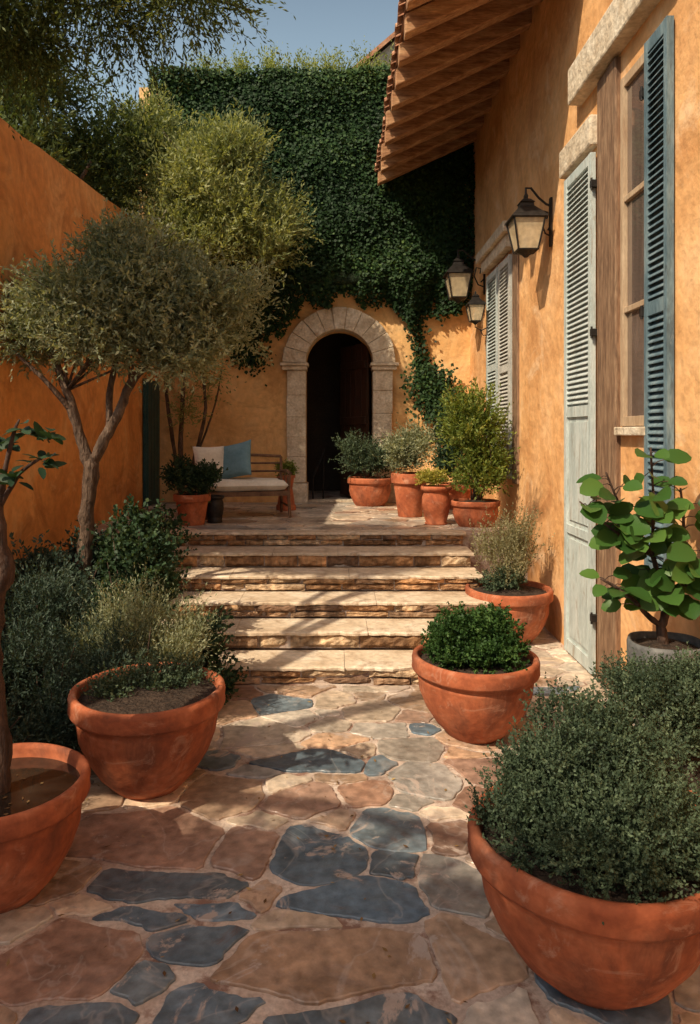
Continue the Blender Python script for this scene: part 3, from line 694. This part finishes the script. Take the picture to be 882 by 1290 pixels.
T3=thing('garden_tree',(-4.4,10.2,0),'leafy green tree rising behind the orange wall','tree')
t=MB(); branchy(t,[([(0,0,0),(.05,0,2),(0,.1,4),(.2,0,6)],[.16,.14,.12,.05]),([(0,0,3.5),(-.5,-.6,5),(-.7,-1.2,6.2)],[.1,.07,.03]),([(0,0,3.6),(.6,-.4,5),(1.1,-.6,5.8)],[.09,.05,.015])])
mk('trunk',t,M['bark'],T3,smooth=True)
bl=[(.2,-.7,5.9,.8,1.1,.75),(.9,.3,5.9,.8,.9,.6),(1.2,.6,6.5,.6,.7,.5),(-.6,-1,6.4,.9,1,1.0),(.1,-.3,7.0,.9,.9,.7),(.45,-1.6,5.2,.6,.9,.5)]
foliage('crown',bl,4300,13,.42,.085,.014,M['l_dark'],T3,41,up=.5,out=.8,rnd=.6,sub=14,subr=.4,spread=.7)
T5=thing('garden_tree',(-5.5,15.5,0),'hazy light green tree beyond the courtyard','tree')
t=MB(); branchy(t,[([(0,0,0),(.05,0,3),(0,.1,6),(.2,0,8)],[.2,.16,.12,.05])]); mk('trunk',t,M['bark'],T5,smooth=True)
foliage('crown',[(0,0,7.6,1.6,1.5,1.3),(1.4,-.3,7.2,1.2,1.2,1.1),(-1.2,0,7.6,1.2,1.2,1.3),(2.5,-.5,6.8,.8,.8,.9)],2600,11,.5,.11,.02,M['l_bush'],T5,42,up=.5,sub=12)

T4=thing('shade_tree',(-4.9,1.2,0),'large feathery tree arching over the courtyard, with added unseen rear crown','tree')
t=MB()
branchy(t,[([(0,0,0),(.1,0,2),(.2,.1,4),(.5,.1,5.6),(.9,0,6.8)],[.22,.19,.16,.11,.05]),
 ([(.2,.1,3.8),(.8,1.4,4.9),(1.6,2.9,5.55),(2.6,3.9,5.72),(3.6,4.4,5.65),(4.3,4.5,5.5)],[.12,.09,.06,.035,.015,.005]),
 ([(.8,1.4,4.9),(1.2,2.8,5.4),(1.7,4.2,5.5),(2.1,5.0,5.35)],[.06,.045,.025,.006]),
 ([(.3,0,4.5),(.8,-1,5.6),(1.2,-1.8,6.2)],[.09,.06,.03])])
bl=[(2.1,4.2,5.45,.8,.7,.42),(3.0,4.25,5.50,.75,.6,.30),(3.75,4.3,5.50,.55,.5,.18),(1.55,4.3,5.1,.5,.6,.5),(1.5,3.4,5.7,.8,.7,.5),(2.4,4.3,5.2,.4,.4,.25)]
twigs(t,[(2.6,3.9,5.72),(1.7,4.2,5.5),(3.6,4.4,5.65),(1.6,2.9,5.55)],bl,40,.014,5)
mk('trunk',t,M['barkdark'],T4,smooth=True)
foliage('crown',bl,3900,16,.40,.052,.008,M['l_dark'],T4,51,up=.0,out=.7,rnd=.5,sub=14,subr=.42,spread=.55,droop=.3)
bl=[(1.1,-3.2,5.6,1.4,1.0,.8),(.2,-2.3,5.8,1.2,.8,.8),(-.6,-2.8,5.4,1.3,1,.7),(.6,-4.2,5.6,1.5,1.1,.7),(1.9,-3.8,5.6,1.2,1,.7)]
foliage('crown_rear_added',bl,5200,12,.5,.11,.03,M['l_dark'],T4,52,up=.1,sub=13,subr=.42)  # unseen crown behind the camera, added to shade the foreground paving

# ------------------------------------------------------------ shrubs left bed
g=MB(); g.add([(-3.09,4.2,.016),(-2.25,4.2,.016),(-1.55,5.0,.016),(-1.2,6.05,.016),(-2.22,6.05,.016),(-2.22,8.59,.016),(-3.09,8.59,.016)],[(0,1,2,3,4,5,6)])
mk('planting_bed',g,M['soil'],kind='structure',label='dark soil bed along the wall')
def shrub(name,loc,blobs,n,m,tl,ll,lw,mat,seed,label,**kw):
    T=thing(name,loc,label,'shrub')
    t=MB(); rr=random.Random(seed)
    for _ in range(14):
        b_=rr.choice(blobs); e=Vector((b_[0]+rr.uniform(-.6,.6)*b_[3],b_[1]+rr.uniform(-.6,.6)*b_[4],b_[2]+rr.uniform(0,.7)*b_[5]))
        s_=Vector((rr.uniform(-.06,.06),rr.uniform(-.06,.06),0)); t.tube([s_,s_*.5+e*.5+Vector((0,0,-.05)),e],[.012,.008,.003],5)
    mk('stems',t,M['barkdark'],T,smooth=True)
    foliage('foliage',blobs,n,m,tl,ll,lw,mat,T,seed,floor=.02,**kw)
    return T
shrub('rosemary_bush',(-2.0,5.0,0),[(0,0,.45,.6,.6,.45),(.4,-.25,.4,.45,.4,.38),(-.45,.1,.5,.5,.5,.45),(.1,-.45,.3,.5,.35,.3),(-.2,.3,.75,.5,.4,.3)],3400,15,.22,.035,.005,M['l_rose'],61,'sprawling dark blue-green rosemary bush beside the paving',up=.8,out=.6,rnd=.4,sub=12,spread=.6)
shrub('rosemary_bush',(-2.35,4.2,0),[(0,0,.4,.45,.5,.4),(.35,-.2,.35,.4,.4,.33),(-.3,.2,.6,.4,.4,.4)],2000,15,.2,.035,.0045,M['l_rose'],62,'low dark rosemary bush beside terracotta pots',up=.8,out=.6,rnd=.4,spread=.6)
shrub('leafy_shrub',(-1.80,6.2,0),[(0,0,1.12,.33,.33,.36),(.1,-.1,.8,.35,.33,.35),(-.15,0,.5,.4,.35,.4),(.22,0,1.0,.2,.25,.2)],1200,10,.16,.045,.017,M['l_shrub'],63,'dense dark green broad-leaved shrub at the steps',up=.4,sub=12)
shrub('leafy_shrub',(-1.06,5.72,0),[(0,0,.42,.27,.27,.3),(-.25,0,.36,.32,.3,.32),(.05,-.05,.2,.28,.25,.2)],1100,9,.13,.04,.014,M['l_shrub'],64,'small glossy green shrub beside bottom step',up=.4,sub=12)
shrub('feathery_shrub',(-1.42,5.1,0),[(0,0,.64,.33,.3,.28),(-.3,.1,.5,.35,.3,.3),(.2,.15,.55,.3,.3,.28)],1900,14,.26,.03,.004,M['l_olive'],65,'feathery pale green shrub beside the round pot',up=1.1,out=.5,rnd=.35,spread=.5)
shrub('leafy_shrub',(-2.55,6.3,0),[(0,0,.6,.45,.5,.5),(.2,.5,.7,.4,.5,.45),(-.2,.1,.9,.35,.4,.3)],1500,10,.2,.05,.014,M['l_rose'],66,'shaded dark shrub at foot of olive tree',up=.5,sub=12)
shrub('leafy_shrub',(-1.95,7.3,0),[(0,0,.75,.35,.5,.4),(.05,.5,.9,.3,.4,.35),(-.3,-.2,.6,.4,.4,.4)],1000,10,.18,.045,.015,M['l_shrub'],67,'green shrub spilling over the stair side',up=.4)

# ------------------------------------------------------------ pots
def bowl(R,Hh,Rb,style='bowl'):
    if style=='bowl':
        a=[(Rb*.97,0),(Rb,.008),(Rb+(R-Rb)*.33,Hh*.16),(Rb+(R-Rb)*.62,Hh*.36),(Rb+(R-Rb)*.78,Hh*.54),(R*.905,Hh*.70),(R*.915,Hh*.725),(R*.907,Hh*.735),(R*.925,Hh*.77),(R*.93,Hh*.79),(R*.985,Hh*.80),(R*1.0,Hh*.825),(R*.992,Hh*.88),(R*1.0,Hh*.94),(R*.985,Hh*.985),(R*.95,Hh),(R*.91,Hh*.99),(R*.895,Hh*.95),(R*.87,Hh*.8),(R*.5,Hh*.5)]
        return a
    if style=='flower':
        return [(Rb*.97,0),(Rb,.01),(R*.86,Hh*.74),(R*.86,Hh*.76),(R*.99,Hh*.77),(R,Hh*.79),(R*1.01,Hh*.97),(R*.98,Hh),(R*.92,Hh),(R*.9,Hh*.95),(R*.85,Hh*.7),(R*.5,Hh*.5)]
    if style=='urn':
        return [(Rb,0),(Rb*1.05,.02),(Rb*.95,Hh*.06),(R*.8,Hh*.25),(R*.93,Hh*.5),(R*.9,Hh*.72),(R*.78,Hh*.84),(R*.8,Hh*.87),(R*.98,Hh*.9),(R,Hh*.95),(R*.97,Hh),(R*.87,Hh),(R*.8,Hh*.93),(R*.7,Hh*.8),(R*.4,Hh*.6)]
def potted(loc,R,Hh,Rb,label,style='bowl',mat=None,name='potted_plant',soil=.9,group=None,fill='soil'):
    T=thing(name,loc,label,'potted plant',group)
    b=MB(); b.lathe(bowl(R,Hh,Rb,style),72,wob=.009); mk('pot',b,mat or M['terracotta'],T,smooth=True)
    s=MB(); rr=random.Random(int(R*1000)); hh=3 if fill=='soil' else 0
    pr=[(R*.885*(1-i/6),Hh*soil+.012*(1-(1-i/6)**2)*hh*rr.uniform(.6,1.2)) for i in range(6)]
    s.lathe(pr,32,cap=False,wob=.0)
    s.f.append(tuple(5*32+k for k in range(32))); s.c.append(None)
    mk(fill,s,M[fill],T,smooth=True)
    return T
def ring(r,z,br,bz,n=8,ph=0): return [(r*math.cos(2*math.pi*i/n+ph),r*math.sin(2*math.pi*i/n+ph),z,br,br,bz) for i in range(n)]
Z=.958
T=potted((-1.145,4.35,.012),.465,.60,.20,'large round terracotta pot with low sprawling herbs')
foliage('foliage',[(-.08,.12,.56,.3,.2,.05),(-.2,.05,.55,.2,.2,.045),(.15,.14,.55,.22,.18,.045),(.05,.27,.60,.3,.1,.07)],850,9,.11,.022,.006,M['l_thyme'],T,71,up=.7,out=.7,sub=14)
T=potted((-1.575,3.35,.012),.40,.52,.20,'terracotta pot of dark water around a gnarled tree',name='potted_tree',soil=.88,fill='water')
t=MB(); branchy(t,[([(-.02,0,.38),(.0,0,.62),(-.03,.0,.95),(-.045,0,1.25),(.0,.0,1.5),(-.02,0,1.75),(.01,0,1.95)],[.065,.045,.045,.05,.055,.035,.02]),
  ([(0,0,1.5),(-.1,.05,1.7),(-.2,.05,1.9)],[.035,.025,.012]),([(0,0,1.8),(.1,-.02,1.95),(.2,-.03,2.02)],[.015,.01,.005]),([(0,0,1.85),(.06,-.02,2.1),(.1,-.03,2.2)],[.015,.01,.005])])
mk('trunk',t,M['barkdark'],T,smooth=True)
rg=np.random.default_rng(72)
cs=[(.20,-.03,2.0),(.12,-.02,2.15),(.0,0,2.08),(-.15,0,2.1),(.08,-.05,1.93),(-.2,.05,1.95),(.23,-.02,2.12)]
Pp=[];Dd=[]
for c in cs:
    for i in range(12):
        a=rg.uniform(0,6.28); dz=rg.uniform(-.3,.9); dvec=np.array([math.cos(a),math.sin(a),dz]); dvec/=np.linalg.norm(dvec)
        Pp.append(np.array(c)+rg.normal(0,.015,3)); Dd.append(dvec)
leaves_obj('foliage',np.array(Pp),np.array(Dd),rg.uniform(.07,.11,len(Pp)),rg.uniform(.016,.024,len(Pp)),rg.uniform(.05,.5,len(Pp)),M['l_shrub'],T,rg,shape='broad',face=np.array([[0,-.3,1]])*np.ones((len(Pp),1)))
n=26; a=rg.uniform(0,6.28,n); r_=rg.uniform(.08,.33,n)
leaves_obj('floating_leaves',np.stack([r_*np.cos(a),r_*np.sin(a),np.full(n,.462)],1),np.stack([np.cos(a*3),np.sin(a*3),np.zeros(n)],1),rg.uniform(.015,.035,n),rg.uniform(.004,.008,n),rg.uniform(0,1,n),M['l_dry'],T,rg,face=np.array([[0,0,6.]])*np.ones((n,1)))
T=potted((1.025,2.85,.012),.49,.56,.215,'huge terracotta bowl overflowing with grey-green thyme')
foliage('foliage',[(0,0,.64,.45,.45,.22),(-.16,-.05,.80,.28,.30,.18),(.16,.05,.84,.3,.3,.18),(.0,.15,.88,.27,.27,.16),(0,-.2,.70,.3,.22,.18)]+ring(.33,.60,.17,.13,9),6200,22,.11,.0155,.0046,M['l_thyme'],T,73,up=.8,out=.6,rnd=.55,sub=16,subr=.38,spread=.8,floor=.5)
T=potted((1.70,3.65,.012),.36,.48,.18,'terracotta pot with bushy thyme beside the wall')
foliage('foliage',[(0,0,.66,.38,.38,.22),(-.1,.0,.8,.25,.28,.16),(.15,.05,.82,.25,.28,.16)],2400,18,.11,.0165,.0048,M['l_thyme'],T,74,up=.9,out=.6,rnd=.45,sub=14,floor=.44)
T=potted((.99,5.1,.012),.45,.56,.20,'round terracotta pot with clipped green boxwood')
foliage('foliage',[(0,0,.64,.36,.36,.25),(-.12,-.05,.72,.24,.26,.18),(.14,.0,.72,.22,.26,.19)]+ring(.25,.60,.14,.12,8),3600,12,.065,.022,.008,M['l_box'],T,75,up=.7,out=.6,rnd=.4,sub=14,subr=.42,floor=.5)
T=potted((1.79,7.42,.012),.45,.54,.24,'terracotta pot of wispy straw-coloured herbs by the wall')
foliage('foliage',[(0,0,.72,.34,.3,.26),(.05,0,.95,.3,.25,.22),(-.1,0,.85,.3,.25,.2)],600,13,.32,.03,.0065,M['l_straw'],T,76,up=1.6,out=.5,rnd=.3,sub=12,spread=.5)
foliage('lower_foliage',[(0,0,.6,.33,.33,.12)],420,10,.12,.03,.008,M['l_thyme'],T,77,up=.7)
T=potted((2.03,4.4,.012),.225,.86,.15,'tall grey pot with big-leaved fig sapling',style='flower',mat=M['greypot'],name='potted_fig',soil=.95)
t=MB(); br=[([(0,0,.76),(-.03,0,.92),(.0,0,1.05),(-.05,-.02,1.25),(-.12,-.03,1.45)],[.035,.03,.025,.018,.012]),
 ([(-.03,0,.95),(-.12,0,1.02),(-.25,-.02,1.15),(-.42,-.05,1.25)],[.02,.016,.012,.007]),
 ([(-.02,0,1.1),(.06,0,1.3),(.1,-.02,1.55),(.08,-.02,1.8)],[.018,.014,.01,.006]),
 ([(-.12,-.03,1.42),(-.28,-.05,1.65),(-.4,-.08,1.9)],[.012,.009,.006]),
 ([(0,0,1.05),(.1,-.1,1.25),(.14,-.2,1.45)],[.012,.009,.006]),
 ([(-.1,-.03,1.42),(-.1,-.05,1.7),(-.13,-.08,2.05)],[.012,.009,.006]),([(-.12,-.03,1.4),(-.35,-.05,1.55),(-.55,-.05,1.72)],[.012,.008,.005])]
branchy(t,br,7)
rg=np.random.default_rng(78); Pp=[];Dd=[]
for pts,_ in br:
    for i in range(2,int(len(pts)*6)):
        f=i/(len(pts)*6)*(len(pts)-1); a=int(f); a=min(a,len(pts)-2); q=np.array(pts[a])*(1-(f-a))+np.array(pts[a+1])*(f-a)
        if q[2]<1.05: continue
        an=rg.uniform(0,6.28); dv=np.array([math.cos(an)*.9,math.sin(an)*.9-.25,rg.uniform(-.25,.6)]); dv/=np.linalg.norm(dv)
        pe=q+dv*rg.uniform(.04,.11); 
        if pe[0]>.24: continue
        t.tube([q,(q+pe)/2+np.array([0,0,.01]),pe],[.004,.003,.003],5)
        Pp.append(pe); Dd.append(dv*.8+np.array([0,0,-.25]))
Pp=np.array(Pp);Dd=np.array(Dd);Dd/=np.linalg.norm(Dd,axis=1,keepdims=True)
mk('trunk',t,M['barkdark'],T,smooth=True)
Ll=rg.uniform(.10,.19,len(Pp))
leaves_obj('foliage',Pp,Dd,Ll,Ll*.40,rg.uniform(.1,.9,len(Pp)),M['l_fig'],T,rg,shape='broad',face=np.array([[-.2,-.9,.8]])*np.ones((len(Pp),1)))
T=potted((.55,11.75,Z),.37,.46,.24,'wide terracotta pot of grey-green herbs by the arch')
foliage('foliage',[(0,0,.65,.42,.35,.28),(-.25,0,.75,.28,.3,.28),(.25,0,.7,.25,.3,.3)],850,11,.28,.05,.009,M['l_thyme'],T,81,up=1.1,out=.7,spread=.6)
T=potted((1.05,10.2,Z),.27,.62,.17,'terracotta pot with rounded silver-green bush','flower')
foliage('foliage',[(0,0,.85,.32,.3,.28),(.1,0,1.05,.25,.25,.22),(-.08,0,.95,.28,.25,.2)],900,10,.2,.045,.009,M['l_olive'],T,82,up=.9,spread=.6)
T=potted((1.30,9.33,Z),.20,.50,.14,'narrow terracotta urn with small yellow plant','urn')
foliage('foliage',[(-.05,0,.58,.19,.17,.1)],260,8,.1,.035,.009,M['l_yel'],T,83,up=.9)
T=potted((1.78,9.15,Z),.31,.33,.22,'terracotta pot with tall airy yellow-green shrub')
foliage('foliage',[(0,0,.75,.38,.35,.4),(-.1,0,1.15,.36,.33,.35),(-.2,0,1.5,.28,.3,.25),(.12,0,1.3,.28,.25,.3),(.15,0,.85,.3,.3,.3)],1350,11,.24,.055,.011,M['l_green'],T,84,up=.9,out=.7,spread=.6,sub=10)
t=MB(); twigs(t,[(0,0,.28),(.05,0,.28),(-.05,.02,.28)],[(0,0,1.1,.3,.3,.5)],14,.012,5); mk('stems',t,M['bark'],T,smooth=True)
T=potted((1.9,11.2,Z),.3,.4,.2,'terracotta pot with leafy dark shrub in corner','flower')
foliage('foliage',[(0,0,.8,.35,.35,.35),(-.1,0,1.15,.28,.3,.3)],600,10,.2,.06,.017,M['l_shrub'],T,85,up=.9)
T=potted((-1.88,9.3,Z),.24,.40,.16,'terracotta pot with dark green bush on terrace edge','flower')
foliage('foliage',[(0,0,.55,.34,.3,.22),(-.15,0,.62,.22,.2,.18),(.15,0,.6,.22,.2,.18)],800,10,.14,.04,.012,M['l_shrub'],T,86,up=.8)
T=thing('potted_plant',(-.78,11.05,Z),'small terracotta pot stacked on an upturned one','potted plant')
b=MB(); b.lathe([(.15,0),(.155,.02),(.15,.08),(.135,.09),(.10,.33),(.095,.34)],32); mk('upturned_pot',b,M['terracotta'],T,smooth=False)
b=MB(); b.lathe([(r,z+.345) for r,z in bowl(.145,.2,.1,'flower')],32); mk('pot',b,M['terracotta'],T,smooth=True)
foliage('foliage',[(0,0,.62,.17,.15,.12)],260,8,.1,.035,.009,M['l_green'],T,87,up=1)
T=thing('black_lantern_pot',(-1.62,9.5,Z),'small dark metal pot beside the bench','pot')
b=MB(); b.lathe(bowl(.13,.36,.1,'urn'),32); mk('pot',b,M['iron'],T,smooth=True)
T=potted((-2.15,6.9,.0),.2,.75,.14,'terracotta pot half hidden among shrubs','flower')
foliage('foliage',[(0,0,.9,.25,.25,.2)],350,9,.14,.045,.016,M['l_shrub'],T,88,up=.8)

# ------------------------------------------------------------ bench
BN=thing('garden_bench',(-1.30,10.25,Z),'brown wooden garden bench with thick cream seat cushion','bench',rotz=math.radians(14))
f=MB(); Lh=.58; Dh=.34
for sx in (-1,1):
    f.tube([(sx*Lh,-Dh,0),(sx*(Lh-.02),-Dh+.02,.36),(sx*Lh,-Dh,.62)],[.020,.026,.020],8)
    f.tube([(sx*Lh,Dh+.04,0),(sx*(Lh-.01),Dh,.4),(sx*Lh,Dh+.08,.84)],[.020,.026,.020],8)
    f.tube([(sx*Lh,-Dh-.03,.62),(sx*Lh,-.1,.645),(sx*Lh,Dh+.04,.62)],[.024,.028,.024],8)
    f.tube([(sx*Lh,-Dh,.15),(sx*Lh,Dh,.15)],.014,6)
    for q in (-.12,.08): f.tube([(sx*Lh,q,.36),(sx*Lh,q,.63)],.010,6)
f.box(-Lh,Lh,-Dh-.015,-Dh+.025,.31,.375); f.box(-Lh,Lh,Dh-.02,Dh+.02,.31,.375)
for i in range(7): f.box(-Lh+.02,Lh-.02,-Dh+.04+i*.085,-Dh+.04+i*.085+.06,.345,.366)
for z in (.5,.62,.74): f.tube([(-Lh,Dh+.03+(z-.4)*.1,z),(Lh,Dh+.03+(z-.4)*.1,z)],.015,8)
f.tube([(-Lh,Dh+.08,.84),(0,Dh+.085,.87),(Lh,Dh+.08,.84)],.022,8)
mk('frame',f,M['woodbench'],BN,bevel=0)
def cushion(w,h,t,n=20,pw=.5):
    b=MB(); vs=[];fs=[]
    for s_ in (1,-1):
        for i in range(n+1):
            for k in range(n+1):
                u=2*i/n-1;v=2*k/n-1
                th=t*(max(0,(1-abs(u)**4)*(1-abs(v)**4)))**pw*(1+.06*math.sin(u*5+v*3))
                vs.append((u*w*(1-.07*(1-v*v)*abs(u)),v*h*(1-.07*(1-u*u)*abs(v)),s_*th))
    m_=(n+1)**2
    for i in range(n):
        for k in range(n):
            a=i*(n+1)+k; fs.append((a,a+n+1,a+n+2,a+1)); fs.append((m_+a,m_+a+1,m_+a+n+2,m_+a+n+1))
    b.add(vs,fs); return b
c=cushion(.57,.36,.085,pw=.22); c.v=[(x,y-.02,z+.455) for x,y,z in c.v]; mk('seat_cushion',c,M['cream'],BN,smooth=True)
def pillow(loc,w,t,mat,rx,rz,label,ry=0):
    c=cushion(w,w,t); o=mk('pillow',c,mat,None,smooth=True,label=label,cat='pillow'); o.location=loc; o.rotation_euler=(rx,ry,rz)
pillow((-1.80,10.16,1.73),.24,.09,M['cream'],math.radians(76),math.radians(32),'cream square pillow leaning on the bench back')
pillow((-1.45,10.22,1.755),.27,.09,M['bluefab'],math.radians(70),math.radians(-22),'dusty blue square pillow on the bench',ry=math.radians(-12))

# ------------------------------------------------------------ lanterns
def lantern(loc,sc,wall_dx,label,up=False):
    T=thing('wall_lantern',loc,label,'wall lantern','wall lanterns on the villa')
    f=MB(); n=4
    def ringpts(r,z,rot=math.pi/4): return [(r*math.cos(rot+2*math.pi*k/n)*sc,r*math.sin(rot+2*math.pi*k/n)*sc,z*sc) for k in range(n)]
    lo=ringpts(.17,-.28); hi=ringpts(.27,.10)
    for k in range(n):
        f.tube([lo[k],hi[k]],.012*sc,6); f.tube([lo[k],lo[(k+1)%n]],.012*sc,6); f.tube([hi[k],hi[(k+1)%n]],.015*sc,6)
    f.lathe([(.02*sc,-.36*sc),(.05*sc,-.33*sc),(.12*sc,-.29*sc),(.13*sc,-.27*sc)],16)
    mk('frame',f,M['iron'],T,smooth=False)
    r=MB(); prof=[(.31,.10),(.30,.12),(.20,.20),(.12,.26),(.11,.30),(.13,.31),(.06,.36),(.03,.37),(.035,.40),(.02,.43),(.005,.45)]
    vs=[];fs=[]
    for q,(rr_,z) in enumerate(prof): vs+=ringpts(rr_,z)
    for q in range(len(prof)-1):
        for k in range(n): fs.append((q*n+k,q*n+(k+1)%n,(q+1)*n+(k+1)%n,(q+1)*n+k))
    fs.append((0,1,2,3)); r.add(vs,fs); mk('hood',r,M['iron'],T)
    gl=MB(); a=ringpts(.16,-.27);b_=ringpts(.255,.09)
    gl.add(a+b_,[(k,(k+1)%4,4+(k+1)%4,4+k) for k in range(4)]); mk('glass',gl,M['lampglass'],T)
    cn=MB(); cn.lathe([(.025*sc,-.27*sc),(.025*sc,-.1*sc),(.01*sc,-.06*sc)],12); mk('candle',cn,M['cream'],T,smooth=True)
    br=MB(); d=wall_dx
    if up:
        br.tube([(0,0,-.33*sc),(0,0,-.42*sc),(d*.4,0,-.5*sc),(d*.8,0,-.42*sc),(d,0,-.3*sc)],.014*sc,8)
        br.tube([(d*.3,0,-.48*sc),(d*.5,0,-.62*sc),(d*.9,0,-.6*sc),(d,0,-.5*sc)],.011*sc,8)
        z0=-.7*sc;z1=-.2*sc
    else:
        br.tube([(0,0,.42*sc),(0,0,.5*sc),(d*.2,0,.5*sc),(d*.5,0,.38*sc),(d*.8,0,.3*sc),(d,0,.28*sc)],.015*sc,8)
        br.tube([(d,0,-.1*sc),(d*.75,0,-.06*sc),(d*.6,0,.08*sc),(d*.68,0,.22*sc),(d*.85,0,.2*sc),(d*.82,0,.12*sc)],.011*sc,8)
        br.tube([(d,0,.05*sc),(d*.85,0,-.02*sc)],.011*sc,8)
        z0=-.22*sc;z1=.38*sc
    br.box(d-.02,d,-.035*sc,.035*sc,z0,z1); mk('bracket',br,M['iron'],T,smooth=False)
    return T
lantern((2.02,7.62,4.33),.86,.275,'black iron wall lantern with curled bracket on plaster')
lantern((1.88,11.05,4.50),.95,.415,'black iron lantern on long bracket near corner')
lantern((2.06,10.6,3.98),.62,.235,'small upright iron sconce below another lantern',up=True)

rg=np.random.default_rng(90); n=260
P=np.stack([rg.uniform(-2.4,2.2,n),rg.uniform(2.2,6.0,n),np.full(n,.018)],1)
D=np.stack([rg.normal(size=n),rg.normal(size=n),rg.uniform(0,.25,n)],1); D/=np.linalg.norm(D,axis=1,keepdims=True)
Ls=rg.uniform(.015,.04,n)
o=leaves_obj('fallen_leaves',P,D,Ls,Ls*.22,rg.uniform(0,1,n),M['l_dry'],None,rg,face=np.array([[0,0,3.]])*np.ones((n,1)))
o['kind']='stuff'; o['label']='scattered small dry leaves on the paving'

# ------------------------------------------------------------ light, sky, camera
az=math.radians(180+46); el=math.radians(45)
to=Vector((math.sin(az)*math.cos(el),math.cos(az)*math.cos(el),math.sin(el)))
sd=bpy.data.lights.new('sun','SUN'); sd.energy=5; sd.angle=math.radians(.5); sd.color=(1,.86,.65)
so=bpy.data.objects.new('sun',sd); COL.objects.link(so); so.rotation_euler=to.to_track_quat('Z','Y').to_euler()
wd=bpy.data.worlds.new('World'); scene.world=wd; wd.use_nodes=True; nt=wd.node_tree
bg=nt.nodes.get('Background') or nt.nodes.new('ShaderNodeBackground')
sk=nt.nodes.new('ShaderNodeTexSky'); sk.sky_type='NISHITA'; sk.sun_disc=False; sk.sun_elevation=el; sk.sun_rotation=az
sk.dust_density=6; sk.air_density=1.0; sk.ozone_density=1.0
tc=nt.nodes.new('ShaderNodeTexCoord'); sx=nt.nodes.new('ShaderNodeSeparateXYZ'); nt.links.new(tc.outputs['Generated'],sx.inputs[0])
mr=nt.nodes.new('ShaderNodeMapRange'); mr.inputs[1].default_value=.64; mr.inputs[2].default_value=.38; mr.inputs[3].default_value=0; mr.inputs[4].default_value=.9
nt.links.new(sx.outputs['Z'],mr.inputs[0])
mx=nt.nodes.new('ShaderNodeMix'); mx.data_type='RGBA'; nt.links.new(mr.outputs[0],mx.inputs[0]); nt.links.new(sk.outputs[0],mx.inputs[6])
mx.inputs[7].default_value=(4.3,5.9,7.0,1)
nt.links.new(mx.outputs[2],bg.inputs[0]); bg.inputs[1].default_value=.10
cd=bpy.data.cameras.new('camera'); cd.sensor_fit='HORIZONTAL'; cd.sensor_width=36; cd.lens=36*900/882
cd.shift_x=.0193; cd.shift_y=-.113; cd.clip_end=1500; cd.clip_start=.05
co=bpy.data.objects.new('camera',cd); COL.objects.link(co); co.location=(0,0,2.15); co.rotation_euler=(math.pi/2,0,0)
scene.camera=co
